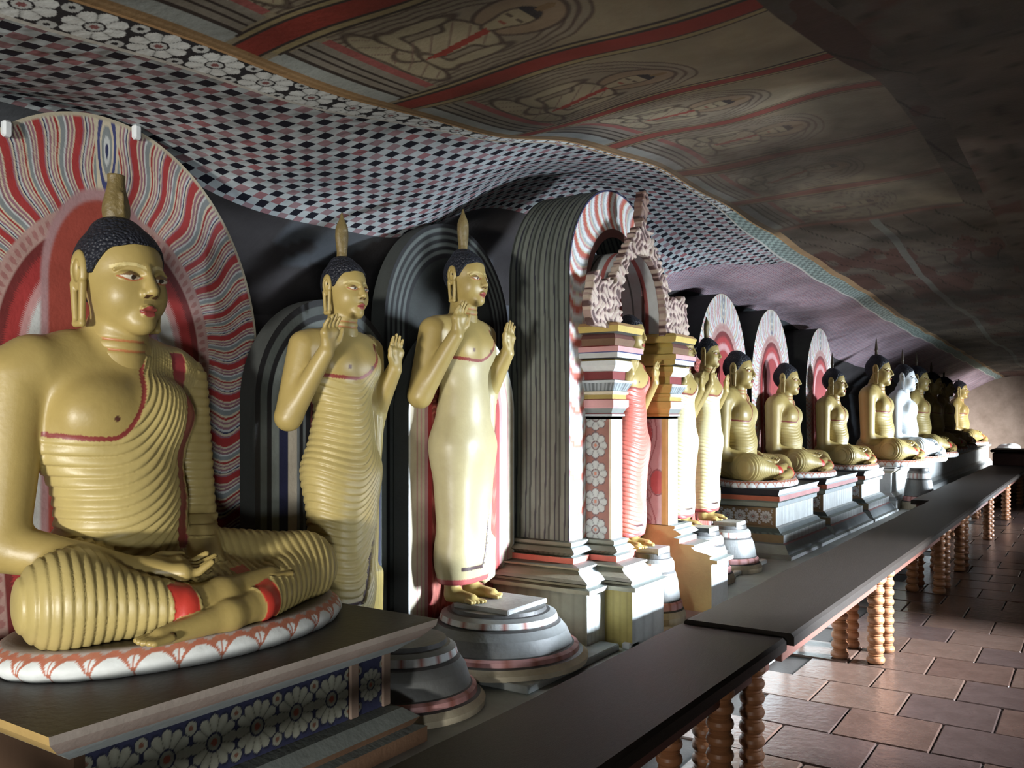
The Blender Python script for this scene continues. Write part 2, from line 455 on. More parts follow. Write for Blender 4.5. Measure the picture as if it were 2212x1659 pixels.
def make_seated(h=.005):
    V, F = nets(seated_sdf, (-.30, -.64, -.02), (.66, .80, 1.02), h)
    V = relax(V, F, 1); N = vnormals(V, F)
    g = np.stack(seated_groups(V.astype(np.float32)), 1); reg = g.argmin(1)
    x, y, z = V.T
    K = np.tile(GOLD, (len(V), 1)); disp = np.zeros(len(V))
    nl = neckline(y)
    tr = reg == 0
    robe = tr & ((z < nl) | (y > .20)) & ~((z > .88) & (y < .05))
    cc_ = 2.6+2.6*np.clip((z-.50)/.3, 0, 1); slp = 2*cc_*np.maximum(0, y+.165)
    ph = (z-cc_*np.maximum(0, y+.165)**2-.5*np.minimum(0, y+.165)**2)/.034
    fade = np.clip((nl-z)/.03, 0, 1)*np.minimum(1, 2.2/np.sqrt(1+slp**2))*np.clip((.93-z)/.06, 0, 1)
    disp[robe] = (.0075*ridge(-ph)*fade)[robe]
    K[robe] = ROBE
    edge = tr & (np.abs(z-nl) < .0075*np.sqrt(1+(19*np.maximum(0, y+.165))**2)) & (y < .17) & (z < .90) & (x > -.02); K[edge] = (.20, .035, .03)
    nip = tr & ~robe & (np.hypot(z-.665, np.abs(y+.05)-.10) < .009) & (x > .05); K[nip] = (.08, .03, .02)
    lo_ = np.interp(z, [.2, .45, .65, .88], [.075, .09, .11, .145]); strip = tr & (y > lo_) & (y < lo_+.055) & (x > -.06) & (z < .90) & (z > .22); K[strip] = (.26, .035, .04); disp[strip] = 0
    la = (reg == 2); K[la] = ROBE
    arm = la & (z > .25); disp[arm] = (.0062*ridge(z/.033+y*1.5))[arm]
    for r, sgn, ank in ((3, 1, R_ANK), (4, -1, L_ANK)):
        lg = (reg == r) | ((reg == 5) & (y*sgn < 0.05))
        K[lg] = ROBE
        a = np.arctan2(x-.10, (y-(-.10 if sgn > 0 else .22)))
        phl = np.where(lg, y/.030+.35*x/.030, 0)
        cuff = lg & (((y-ank[1])*sgn > -.055)) & (((y-ank[1])*sgn < .02)) & (x > .30) & (z < .16)
        disp[lg] = (.0060*ridge(sgn*phl))[lg]
        disp[cuff] = .002; K[cuff] = (.50, .045, .03)
    V = V+N*disp[:, None]
    # the head, joined at the neck
    s = .372; a_ = math.radians(4); ROT = np.array([[math.cos(a_), math.sin(a_), 0], [-math.sin(a_), math.cos(a_), 0], [0, 0, 1]])
    HV = HEAD_V*s*np.array((1, 1.04, 1))@ROT+np.array((.035, -.035, .945))
    body = mesh_from('seated_body', np.concatenate([V, HV]), np.concatenate([F, HEAD_F+len(V)]), np.concatenate([K, HEAD_K]))
    hair = mesh_from('seated_hair', HAIR_V*s*np.array((1, 1.04, 1))@ROT+np.array((.035, -.035, .945)), HAIR_F)
    return body, hair
SEATED_BODY, SEATED_HAIR = make_seated()
SEATED_BODY.materials.append(M_statue); SEATED_HAIR.materials.append(M_hair)
FLAME_BIG.materials.append(M_flame); FLAME.materials.append(M_flame); SPIKE.materials.append(material('dark_gilt_spike', (.07, .05, .03), .5))

def lotus_paint(th, f, c):
    K = np.tile(c, (len(th), 1)); n = 28
    t = np.mod(th/(2*PI)*n, 1)-.5
    ar = lambda q: .88*np.sqrt(np.clip(1-(np.abs(q)*2)**2, 0, 1))
    a1 = ar(t); a2 = ar(np.mod(t+1, 1)-.5)
    K[(f > a1) & (np.abs(a2-f) < .10)] = (.46, .18, .11)
    K[(np.abs(a1-f) < .09) | (np.abs(t) > .475)] = (.46, .16, .10)
    K[(f > a1+.09) & (f > a2+.1)] = (.42, .36, .33)
    return K
def lotus_seat_mesh(rx, ry, hgt):
    th = np.linspace(0, 2*PI, 28*26, endpoint=False); n = len(th)
    rows = []; K = []
    for i in range(22):
        f = i/21
        r = 1+.06*math.sin(f*PI)-.02*f; z = hgt*f
        pet = .015*np.abs(np.sin(th*14))*(1-f)
        rr = r+pet
        rows.append(np.stack([rr*np.cos(th)*rx, rr*np.sin(th)*ry, np.full(n, z)], 1)); K.append(lotus_paint(th, f, WHITE))
    V = np.stack(rows, 1).reshape(-1, 3); K = np.stack(K, 1).reshape(-1, 3)
    F = grid_faces(n, 22, True)
    top = np.array([[rx*.98*math.cos(a), ry*.98*math.sin(a), hgt] for a in th])
    V2 = np.concatenate([V, top*[.9, .9, 1], [[0, 0, hgt]]])
    K2 = np.concatenate([K, np.tile((.10, .09, .085), (n+1, 1))])
    b = len(V); i = np.arange(n); j = (i+1) % n
    F2 = np.concatenate([F, np.stack([i*22+21, j*22+21, b+j, b+i], 1), np.stack([b+i, b+j, np.full(n, b+n), np.full(n, b+n)], 1)])
    return mesh_from('lotus_seat', V2, [tuple(dict.fromkeys(f)) for f in F2.tolist()], K2)
LOTUS_SEAT = lotus_seat_mesh(.36, .60, .083); LOTUS_SEAT.materials.append(M_paint)

def seated_statue(label, loc, rz, scale, crown, group=None):
    t = thing('seated_statue', label, 'statue', loc, rz, scale, group or 'seated statues along the platform')
    b = obj('body', SEATED_BODY, None, t); obj('hair', SEATED_HAIR, None, t)
    if crown == 'flame':
        obj('crown_flame', FLAME_BIG, None, t, (-.0, -.035, 1.33))
    elif crown == 'spike':
        obj('crown_spike', SPIKE, None, t, (-.0, -.035, 1.34))
    obj('lotus_seat', LOTUS_SEAT, None, t, (.20, .10, -.081))
    return t

# ------------------------------------------------------------------ the standing figure (about 1.8 m, feet at z = 0, facing +x)
ST_HEAD = np.array((.03, 0, 1.505)); ST_S = .275
def standing_groups(P):
    torso = smins([ell(P, (0, 0, 1.27), (.125, .20, .19)), ell(P, (.015, 0, 1.02), (.115, .155, .20)), ell(P, (0, 0, .82), (.13, .185, .22)),
                   cap(P, (-.02, -.17, 1.385), (-.02, .17, 1.385), .068, .068)], .07)
    for s in (-1, 1): torso = smin(torso, ell(P, (.075, .085*s, 1.29), (.05, .08, .07)), .05)
    torso = smin(torso, cap(P, (-.01, 0, 1.40), (.0, 0, 1.53), .066, .062), .03)
    legs = smins([cap(P, (.01, -.085, .78), (.015, -.075, .12), .115, .080), cap(P, (.01, .085, .78), (.0, .08, .12), .115, .082)], .10)
    hem = ell(P, (0, 0, .22), (.10, .17, .16))
    legs = np.maximum(smin(legs, hem, .08), .095-P[:, 2])
    body = smin(torso, legs, .08)
    ra = smins([cap(P, (-.02, -.215, 1.37), (-.045, -.285, 1.05), .070, .060), cap(P, (-.045, -.285, 1.04), (.13, -.225, 1.335), .058, .037)], .02)
    la = smins([cap(P, (-.02, .215, 1.37), (-.045, .27, 1.06), .070, .062), cap(P, (-.045, .27, 1.05), (.10, .265, 1.28), .060, .038)], .02)
    hd = np.minimum(hand_sdf(P, (.135, -.222, 1.345), (.15, .05, 1), (1, .35, -.1), (.0, 1, 0), 1.0),
                    hand_sdf(P, (.105, .266, 1.29), (.12, -.05, 1), (1, -.3, -.1), (.0, -1, 0), 1.0))
    ft = None
    for s in (-1, 1):
        f = smins([cap(P, (-.01, .078*s, .12), (.0, .078*s, .035), .042, .040), cap(P, (.0, .078*s, .034), (.13, .088*s, .026), .038, .028)], .03)
        to = np.minimum.reduce([cap(P, (.12, (.088+a)*s, .022), (.19-abs(a+.02)*.7, (.09+a*1.25)*s, .018), .0125, .010) for a in (-.028, -.010, .006, .020, .032)])
        f = smin(f, to, .01)
        ft = f if ft is None else np.minimum(ft, f)
    # the shawl falling from the left forearm beside the legs
    tail = ell(P, (-.02, .215, .60), (.035, .055, .55)); tail = smin(tail, rbox(P, (-.01, .215, .18), (.022, .075, .11), .02), .05)
    tail = smin(tail, cap(P, (-.03, .27, 1.05), (-.02, .22, .8), .045, .04), .05)
    return body, ra, la, hd, ft, tail
def standing_sdf(P):
    b, ra, la, hd, ft, tail = standing_groups(P)
    d = smin(b, tail, .02); d = smin(d, smin(ra, la, .01), .018); d = smin(d, hd, .008)
    return np.maximum(smin(d, ft, .012), -P[:, 2]+.001)
def st_neck(y): return 1.225+3.2*np.maximum(0, y+.02)**2*1.6+.5*np.minimum(0, y+.02)**2
ST_V, ST_F = nets(standing_sdf, (-.20, -.42, -.02), (.30, .42, 1.56), .0048)
ST_V = relax(ST_V, ST_F, 1); ST_N = vnormals(ST_V, ST_F)
ST_G = np.stack(standing_groups(ST_V.astype(np.float32)), 1).argmin(1)
def make_standing(pleats, skin, robe, tail_yellow=True):
    V = ST_V.copy(); x, y, z = V.T; K = np.tile(skin, (len(V), 1)); disp = np.zeros(len(V))
    nl = st_neck(y); b = ST_G == 0
    rb = b & (z < nl) & (z > .0); K[rb] = robe
    a = np.where(z > .95, 2.6, 1.5)
    if pleats:
        ph = (z-7.5*np.maximum(0, y+.02)**2-1.6*np.minimum(0, y+.02)**2)/.034
        disp[rb] = (.0075*ridge(-ph)*np.clip((nl-z)/.03, 0, 1))[rb]
    edge = b & (np.abs(z-nl) < .0075*np.sqrt(1+(10*np.maximum(0, y+.02))**2)) & (z < 1.40) & (x > -.02); K[edge] = (.22, .04, .03)
    nip = b & (np.abs(z-1.275) < .009) & (np.abs(np.abs(y)-.075) < .009) & (x > .03); K[nip] = (.10, .04, .02)
    la = (ST_G == 2); K[la & (y > .0) & (z < 1.2) & (x < .03)] = robe
    tl = ST_G == 5; K[tl] = robe
    disp[tl] = (.004*ridge(y/.020+.2*z))[tl]
    if tail_yellow: K[tl & (z < .28)] = np.array((.62, .48, .14))
    low = b & (z < .125); K[low] = (.40, .08, .08)
    # groove between robe and inner cloth; its shade painted dark brown, hem line too
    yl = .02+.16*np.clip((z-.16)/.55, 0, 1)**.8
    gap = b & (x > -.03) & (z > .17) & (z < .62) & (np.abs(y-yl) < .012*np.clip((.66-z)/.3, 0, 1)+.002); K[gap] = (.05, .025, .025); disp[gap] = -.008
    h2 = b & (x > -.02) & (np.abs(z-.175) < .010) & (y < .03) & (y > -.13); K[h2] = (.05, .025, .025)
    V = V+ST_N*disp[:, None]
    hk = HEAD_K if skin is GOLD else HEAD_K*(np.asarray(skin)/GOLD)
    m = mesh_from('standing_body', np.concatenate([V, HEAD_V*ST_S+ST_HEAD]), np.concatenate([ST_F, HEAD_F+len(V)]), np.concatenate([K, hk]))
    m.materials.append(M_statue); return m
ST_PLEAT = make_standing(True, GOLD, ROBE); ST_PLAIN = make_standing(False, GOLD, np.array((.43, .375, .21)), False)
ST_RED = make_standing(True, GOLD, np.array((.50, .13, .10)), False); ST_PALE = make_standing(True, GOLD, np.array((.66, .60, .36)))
ST_HAIR = mesh_from('standing_hair', HAIR_V*ST_S+ST_HEAD, HAIR_F); ST_HAIR.materials.append(M_hair)
def standing_statue(label, loc, rz, scale, mesh, flame=True, group=None):
    t = thing('standing_statue', label, 'statue', loc, rz, scale, group or 'standing statues along the platform')
    obj('body', mesh, None, t); obj('hair', ST_HAIR, None, t)
    if flame: obj('crown_flame', FLAME, None, t, (.005, 0, 1.80))
    return t
# ------------------------------------------------------------------ the cave: ceiling as a height field read off its painted lines
def gsm(a, s, ax=0):
    k = np.arange(-int(3*s), int(3*s)+1); g = np.exp(-k**2/(2*s*s)); g /= g.sum()
    return np.apply_along_axis(lambda v: np.convolve(np.pad(v, len(k)//2, mode='edge'), g, 'valid'), ax, a)
CY = np.arange(-3, 34.01, .05); CX = np.arange(-4.2, 3.61, .04)
ip = lambda ys, zs: np.interp(CY, ys, zs)
zU = ip([0, 1.33, 1.92, 2.6, 3.23, 3.83, 4.33, 4.93, 5.51, 6.2, 7.16, 8.55, 10.46, 13.3, 17.8, 30], [2.70, 2.73, 2.766, 2.787, 2.865, 3.01, 3.10, 3.157, 3.15, 3.157, 3.16, 3.10, 3.07, 2.97, 2.91, 2.7])
xU = ip([0, 30], [-2.3, -2.3])
xL = gsm(ip([0, 1.2, 2, 2.6, 3.3, 4, 5.5, 6.5, 8, 30], [-2.54, -2.52, -2.5, -2.45, -2.38, -2.345, -2.345, -2.4, -2.5, -2.5]), 5)
zL = zU-ip([0, 2.2, 3, 6, 8, 30], [.025, .015, 0, .0, .03, .03])
zM = ip([0, 1.2, 2, 2.7, 3.4, 4.0, 4.4, 5, 5.6, 6.2, 7, 8, 9, 12, 18, 28], [2.70, 2.70, 2.75, 2.74, 2.76, 2.86, 3.05, 3.22, 3.26, 3.17, 3.04, 2.98, 2.97, 2.92, 2.7, 2.45])
zB = ip([0, 1.2, 1.95, 2.74, 3.35, 4.05, 4.4, 5, 5.6, 6.2, 7, 8, 8.6, 10.2, 12.3, 14, 20, 28], [2.80, 2.82, 2.88, 2.66, 2.63, 2.68, 2.86, 3.1, 3.12, 2.92, 2.7, 2.84, 2.93, 2.93, 2.88, 2.55, 2.35, 2.2])
CZ = np.empty((len(CX), len(CY)))
for j in range(len(CY)):
    xs = [-4.2, -3.95, -3.5, -2.95, xL[j], xU[j], -1.5, -.6, 1.0, 1.3, 3.6]
    zs = [zB[j]-.75, zB[j]-.32, zB[j], zM[j], zL[j], zU[j], zU[j]+.03, zU[j]+.06, zU[j]+.0, zU[j]-.1, zU[j]-.5]
    CZ[:, j] = np.interp(CX, xs, zs)
CZ = gsm(gsm(CZ, 2.6, 0), 4, 1)
CZ += .012*np.sin(CX*7.1)[:, None]*np.sin(CY*2.3+1)[None]+.008*np.sin(CX[:, None]*3+CY[None]*5.3)
def ceil_z(X, Y):
    i = np.clip((X-CX[0])/.04, 0, len(CX)-1.001); j = np.clip((Y-CY[0])/.05, 0, len(CY)-1.001)
    a = i.astype(int); b = j.astype(int); f = i-a; g = j-b
    return (CZ[a, b]*(1-f)+CZ[a+1, b]*f)*(1-g)+(CZ[a, b+1]*(1-f)+CZ[a+1, b+1]*f)*g
def yrows(y0, y1, lo, k):
    r = [y0]
    while r[-1] < y1: r.append(r[-1]+max(lo, k*abs(r[-1])))
    return np.array(r)
def patch(xa, xb, ys, na, colf=None, uv=False):
    """strip of the ceiling between two lines xa(Y) and xb(Y)"""
    A = np.interp(ys, CY, xa) if np.ndim(xa) else np.full(len(ys), xa)
    B = np.interp(ys, CY, xb) if np.ndim(xb) else np.full(len(ys), xb)
    f = np.linspace(0, 1, na)
    X = A[:, None]+(B-A)[:, None]*f[None]; Y = np.repeat(ys[:, None], na, 1); Z = ceil_z(X, Y)
    V = np.stack([X, Y, Z], -1)
    s = np.concatenate([np.zeros((len(ys), 1)), np.cumsum(np.hypot(np.diff(X, axis=1), np.diff(Z, axis=1)), 1)], 1)
    col = colf(X.ravel(), Y.ravel(), s.ravel(), np.tile(f, len(ys))) if colf else np.tile(np.array((.05, .05, .05)), (X.size, 1))
    return V.reshape(-1, 3), grid_faces(len(ys), na), col, np.stack([s.ravel(), Y.ravel()], 1)

def hash2(a, b): return np.mod(np.sin(a*127.1+b*311.7)*43758.5453, 1)
def vnoise(x, y):
    xi = np.floor(x); yi = np.floor(y); fx = x-xi; fy = y-yi; fx = fx*fx*(3-2*fx); fy = fy*fy*(3-2*fy)
    return (hash2(xi, yi)*(1-fx)+hash2(xi+1, yi)*fx)*(1-fy)+(hash2(xi, yi+1)*(1-fx)+hash2(xi+1, yi+1)*fx)*fy
def fbm(x, y, o=4):
    return sum(vnoise(x*2**k+k*17, y*2**k+k*31)/2**k for k in range(o))/(2-2**(1-o))

def flower(K, a, b, r, petals=8, pc=WHITE, cc=(.25, .10, .10), ring=DARK):
    """paint a rosette of radius r at local coordinates (a, b)"""
    d = np.hypot(a, b); t = np.arctan2(b, a)
    rim = r*(.74+.26*np.sqrt(np.abs(np.cos(t*petals/2))))
    K[d < rim*1.10] = ring
    m = d < rim; K[m] = np.asarray(pc)*(0.8+.25*np.abs(np.cos(t[m]*petals/2)))[:, None]
    ln = m & (np.abs(np.sin(t*petals/2)) > .0) & (np.abs(np.cos(t*petals/2)) < .13) & (d > r*.34); K[ln] = np.asarray(pc)*.35
    K[d < r*.36] = ring; K[d < r*.28] = np.asarray(pc)*.8; K[d < r*.14] = cc
    return K
def border_col(X, Y, s, f):
    K = np.tile(DARK, (len(X), 1))
    wd = np.interp(Y, CY, xU-xL)
    far = Y > 6.5
    per = .205
    k = np.round(Y/per); a = (X-np.interp(Y, CY, xU)+wd*.5); b = Y-k*per
    K = flower(K, a, b, .092, 8)
    for sg in (-1, 1):
        k2 = np.floor(Y/per)+.5; b2 = Y-k2*per; m = np.hypot(a-sg*.065, b2) < .026
        K[m] = WHITE*.8; K[np.hypot(a-sg*.065, b2) < .010] = DARK
    K[far] = (np.array((.33, .42, .40))*(.55+.6*np.mod(np.floor(X/.035)+np.floor(Y/.06), 2))[:, None])[far]
    e = np.minimum(f, 1-f)*wd
    K[(e < .014)] = (.44, .27, .13); K[f < .10] = np.array((.60, .60, .56))
    return K
PANEL_Y = np.array([-.5, .35, 1.12, 1.85, 2.60, 3.45, 4.35, 5.3, 6.3, 7.4])
def panel_col(X, Y, s, f):
    dx = X-np.interp(Y, CY, xU)
    n1 = fbm(X*5, Y*5); n2 = fbm(X*1.3+9, Y*1.1, 3)
    K = np.array((.40, .34, .23))*(.72+.5*n1)[:, None]
    i = np.clip(np.searchsorted(PANEL_Y, Y)-1, 0, len(PANEL_Y)-2)
    y0 = PANEL_Y[i]; y1 = PANEL_Y[i+1]; b = Y-(y0+y1)/2; hw = (y1-y0)/2
    ok = (Y < PANEL_Y[-1]) & (dx < 1.45)
    q = hw-np.abs(b)                                 # distance from the dividing band
    SHADE = np.clip((Y-3.3)/2.2, 0, .8)  # dimness further down the aisle painted in as a fade to brown
    def put(m, c): K[ok & m] = np.asarray(c)*(.8+.4*n1[ok & m])[:, None]
    L = np.array((.06, .045, .04))
    def line(d, m=True, c=L, wd=.007):
        a = np.clip(1.6-np.abs(d)/wd, 0, 1)*(ok & m)*.85; K[:] = K*(1-a)[:, None]+np.asarray(c)*a[:, None]
    put((dx > .04) & (dx < .12) & (q > .085), (.46, .50, .48)); put((dx > .12) & (dx < .135) & (q > .085), L)
    put((dx > .135) & (dx < .26) & (q > .10), (.33, .30, .25))
    for k in (.175, .215): put((np.abs(dx-k) < .005) & (q > .10), L)
    put((dx > .26) & (dx < .30) & (q > .12), (.42, .13, .12))
    hx, hy = .62, 0
    up = dx-.30; OL = np.array((.09, .06, .05)); FIG = (.50, .44, .30)
    e = np.hypot(np.maximum(0, up-.34)/.42, b/np.maximum(.05, hw-.10)); e = np.where(up > 0, e, 9)     # flame-edged mandorla
    put(e < 1, (.37, .32, .235))
    hwm = np.maximum(.05, hw-.10)
    for k in (1.0, .90, .80, .70): line((e-k+.010*np.sin(up*50))*hwm, up > 0, OL*1.3, .0045)
    def el(cu, cb, ru, rb): return (np.hypot((up-cu)/ru, (b-cb)/rb)-1)*min(ru, rb)
    def sm(a, c, k=.03): h_ = np.clip(.5+.5*(c-a)/k, 0, 1); return c+(a-c)*h_-k*h_*(1-h_)
    legs = sm(el(.06, .10, .055, .15), el(.06, -.10, .055, .15)); torso = sm(el(.22, 0, .17, .085), el(.36, 0, .055, .145)); head = sm(el(.53, 0, .075, .06), el(.45, 0, .05, .035))
    arms = np.minimum(sm(el(.27, .155, .13, .033), el(.14, .10, .03, .09)), sm(el(.27, -.155, .13, .033), el(.14, -.10, .03, .09)))
    halo = el(.54, 0, .15, .135)
    put((halo < 0), (.40, .30, .20)); line(halo, True, OL)
    for sh, cfill in ((legs, FIG), (torso, FIG), (arms, FIG), (head, (.50, .43, .28))):
        put(sh < 0, cfill); line(sh, True, OL, .0055)
    line((np.mod((up+b*.9)*13, 1)-.5)/13, torso < -.01, OL*3, .0035); line((np.mod((np.abs(b)+up*.8)*14, 1)-.5)/14, legs < -.01, OL*3, .0035)
    put((torso < -.004) & (np.abs(b-.05+.22*(up-.25)) < .018), (.40, .07, .05))
    put((head < .004) & (up > .562), (.04, .034, .04)); put(el(.63, 0, .035, .02) < 0, (.3, .2, .1))
    line(up-.52, (np.abs(np.abs(b)-.026) < .018), OL, .006); line(up-.475, np.abs(b) < .018, (.35, .07, .05), .006)
    put((dx > .10) & (q < .085), (.44, .36, .19)); put((dx > .10) & (np.abs(q-.085) < .006), L)
    put((dx > .03) & (q < .052), (.36, .055, .04)); put((dx > .03) & (np.abs(q-.052) < .006), L)
    put((dx < .045), (.40, .25, .12)); put((np.abs(dx-.022) < .006), (.50, .33, .17))
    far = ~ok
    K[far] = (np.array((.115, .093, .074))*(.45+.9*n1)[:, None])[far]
    K = K*(1-SHADE*ok)[:, None]+(np.array((.115, .093, .074))*(.45+.9*n1)[:, None])*(SHADE*ok)[:, None]
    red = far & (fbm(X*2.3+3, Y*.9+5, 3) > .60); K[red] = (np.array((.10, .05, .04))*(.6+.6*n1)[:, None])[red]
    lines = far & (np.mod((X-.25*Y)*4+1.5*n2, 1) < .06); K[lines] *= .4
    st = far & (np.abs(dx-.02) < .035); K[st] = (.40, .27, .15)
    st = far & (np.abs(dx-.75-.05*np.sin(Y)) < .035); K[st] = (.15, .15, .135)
    mottle = np.clip((n2-.40)*2.6, 0, .55)  # random dark mottling over the whole strip
    return K*(1-mottle)[:, None]

def checker_material():
    m = D.materials.new('gingham_ceiling_paint'); m.use_nodes = True
    n = m.node_tree.nodes; L = m.node_tree.links; p = n['Principled BSDF']
    uv = n.new('ShaderNodeUVMap'); uv.uv_map = 'UVMap'
    tc = n.new('ShaderNodeTexCoord')
    wob = n.new('ShaderNodeTexNoise'); wob.inputs['Scale'].default_value = 3.2; L.new(tc.outputs['Object'], wob.inputs['Vector'])
    vm = n.new('ShaderNodeVectorMath'); vm.operation = 'MULTIPLY_ADD'; vm.inputs[1].default_value = (.035, .035, 0); L.new(wob.outputs['Color'], vm.inputs[0]); L.new(uv.outputs[0], vm.inputs[2])
    sp = n.new('ShaderNodeSeparateXYZ'); L.new(vm.outputs[0], sp.inputs[0])
    def math_(op, a, b=None):
        k = n.new('ShaderNodeMath'); k.operation = op
        for i, v in enumerate((a, b)):
            if v is None: continue
            if isinstance(v, (int, float)): k.inputs[i].default_value = v
            else: L.new(v, k.inputs[i])
        return k.outputs[0]
    def gingham(cell, dark, pink, white):
        u = math_('DIVIDE', sp.outputs[0], cell); v = math_('DIVIDE', sp.outputs[1], cell)
        fu = math_('FLOOR', u); fv = math_('FLOOR', v)
        a = math_('GREATER_THAN', math_('FRACT', math_('MULTIPLY', u, .5)), .5); b = math_('GREATER_THAN', math_('FRACT', math_('MULTIPLY', v, .5)), .5)
        ab = math_('MULTIPLY', a, b); na = math_('SUBTRACT', 1, a); nb_ = math_('SUBTRACT', 1, b); pk = math_('MULTIPLY', na, nb_)
        cv = n.new('ShaderNodeCombineXYZ'); L.new(fu, cv.inputs[0]); L.new(fv, cv.inputs[1])
        wn = n.new('ShaderNodeTexWhiteNoise'); wn.noise_dimensions = '2D'; L.new(cv.outputs[0], wn.inputs['Vector'])
        pr = n.new('ShaderNodeMix'); pr.data_type = 'RGBA'; pr.inputs[6].default_value = (*pink, 1); pr.inputs[7].default_value = (pink[0]*1.05, pink[1]*.6, pink[2]*.6, 1)
        L.new(math_('POWER', wn.outputs['Value'], 3.), pr.inputs[0])
        x1 = n.new('ShaderNodeMix'); x1.data_type = 'RGBA'; x1.inputs[6].default_value = (*white, 1); L.new(pk, x1.inputs[0]); L.new(pr.outputs[2], x1.inputs[7])
        x2 = n.new('ShaderNodeMix'); x2.data_type = 'RGBA'; x2.inputs[7].default_value = (*dark, 1); L.new(ab, x2.inputs[0]); L.new(x1.outputs[2], x2.inputs[6])
        return x2.outputs[2]
    g1 = gingham(.055, (.012, .012, .022), (.33, .22, .24), (.48, .53, .55)); g2 = gingham(.026, (.30, .19, .25), (.42, .30, .34), (.47, .40, .44))
    so = n.new('ShaderNodeSeparateXYZ'); L.new(tc.outputs['Object'], so.inputs[0])
    seam = math_('GREATER_THAN', math_('SUBTRACT', so.outputs[1], math_('MULTIPLY_ADD', so.outputs[0], 1.64)), 7.35+1.64*3.2)
    k = seam.node.inputs[0].links[0].from_node.inputs[1].links[0].from_node; k.inputs[2].default_value = 0
    mx = n.new('ShaderNodeMix'); mx.data_type = 'RGBA'; L.new(seam, mx.inputs[0]); L.new(g1, mx.inputs[6]); L.new(g2, mx.inputs[7])
    nz = n.new('ShaderNodeTexNoise'); nz.inputs['Scale'].default_value = 2.5; nz.inputs['Detail'].default_value = 5; L.new(tc.outputs['Object'], nz.inputs['Vector'])
    mr = n.new('ShaderNodeMapRange'); mr.inputs[1].default_value = .3; mr.inputs[2].default_value = .7; mr.inputs[3].default_value = .62; mr.inputs[4].default_value = 1.0; L.new(nz.outputs['Fac'], mr.inputs[0])
    ml = n.new('ShaderNodeMix'); ml.data_type = 'RGBA'; ml.blend_type = 'MULTIPLY'; ml.inputs[0].default_value = 1; L.new(mx.outputs[2], ml.inputs[6]); L.new(mr.outputs[0], ml.inputs[7])
    L.new(ml.outputs[2], p.inputs['Base Color']); p.inputs['Roughness'].default_value = .8; p.inputs['Specular IOR Level'].default_value = .2
    bn = n.new('ShaderNodeTexNoise'); bn.inputs['Scale'].default_value = 9; L.new(tc.outputs['Object'], bn.inputs['Vector'])
    bp = n.new('ShaderNodeBump'); bp.inputs['Strength'].default_value = .5; bp.inputs['Distance'].default_value = .03; L.new(bn.outputs['Fac'], bp.inputs['Height']); L.new(bp.outputs[0], p.inputs['Normal'])
    return m
M_check = checker_material()
def rock_col(X, Y, s, f):
    n1 = fbm(X*6, Y*2.5); n2 = fbm(X*2+5, Y*1.1+3, 3)
    K = np.array((.055, .05, .052))*(.4+1.1*n1)[:, None]
    m = (n2 > .56); K[m] = (np.array((.11, .12, .135))*(.4+.9*n1)[:, None])[m]
    return K
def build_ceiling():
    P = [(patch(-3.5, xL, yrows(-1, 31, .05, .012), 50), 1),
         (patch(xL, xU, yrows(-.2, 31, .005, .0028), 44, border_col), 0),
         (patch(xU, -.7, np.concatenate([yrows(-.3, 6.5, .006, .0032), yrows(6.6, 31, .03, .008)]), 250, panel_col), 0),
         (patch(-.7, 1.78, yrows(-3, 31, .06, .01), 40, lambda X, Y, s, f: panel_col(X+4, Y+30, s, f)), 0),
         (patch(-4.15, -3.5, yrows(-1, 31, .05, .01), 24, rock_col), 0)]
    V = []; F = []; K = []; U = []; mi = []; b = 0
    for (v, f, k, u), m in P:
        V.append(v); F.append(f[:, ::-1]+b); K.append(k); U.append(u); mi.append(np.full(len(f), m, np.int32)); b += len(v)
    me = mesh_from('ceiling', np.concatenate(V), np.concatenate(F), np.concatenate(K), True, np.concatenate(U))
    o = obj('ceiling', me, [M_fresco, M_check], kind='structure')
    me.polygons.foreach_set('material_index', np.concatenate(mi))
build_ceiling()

# rock wall behind the row of statues
ys = yrows(-2, 31, .07, .012); zz = np.linspace(.2, 2.5, 60)
Yg, Zg = np.meshgrid(ys, zz, indexing='ij')
Xg = -4.02+.10*fbm(Yg*1.3, Zg*1.5)+.05*fbm(Yg*5, Zg*6)+.06*np.sin(Zg*2.1)
wall = mesh_from('wall_left', np.stack([Xg, Yg, Zg], -1).reshape(-1, 3), grid_faces(len(ys), 60), rock_col(Zg.ravel()*1.3, Yg.ravel(), 0, 0))
obj('wall_left', wall, M_fresco, kind='structure')
M_far = material('far_wall_fresco', (.27, .21, .17), .8, .8, 3, .4, 12, .55)
def slab(name, lo, hi, m, b=.01, **p):
    V, F = bevel_box(lo, hi, b); return obj(name, mesh_from(name, V, F, None, False), m, **p)
slab('wall_back', (-4.3, 28.6, -.05), (1.8, 28.8, 3.2), M_far, kind='structure')
M_plainwall = material('dim_plaster', (.16, .14, .12), .9, .4, 3)
mb = MB(); gy = -4.0                                # outer wall with low doorways and sills
for y0, y1, sill, top in ((-2.7, -.75, .0, 1.46), (5.35, 7.6, .95, 1.72), (9.1, 10.9, .72, 1.6), (13.4, 17.2, .30, 1.7), (22.6, 25.4, .30, 1.7)):  # nearest opening added to let the fill lamp in
    mb.box((1.5, gy, -.05), (1.8, y0, 3.2), (.16, .14, .12)); gy = y1
    mb.box((1.5, y0, top), (1.8, y1, 3.2), (.16, .14, .12))
    if sill: mb.box((1.5, y0, -.05), (1.8, y1, sill), (.16, .14, .12))
mb.box((1.5, gy, -.05), (1.8, 28.7, 3.2), (.16, .14, .12))
obj('wall_right', mb.mesh('wall_right'), M_plainwall, kind='structure')
mb = MB()
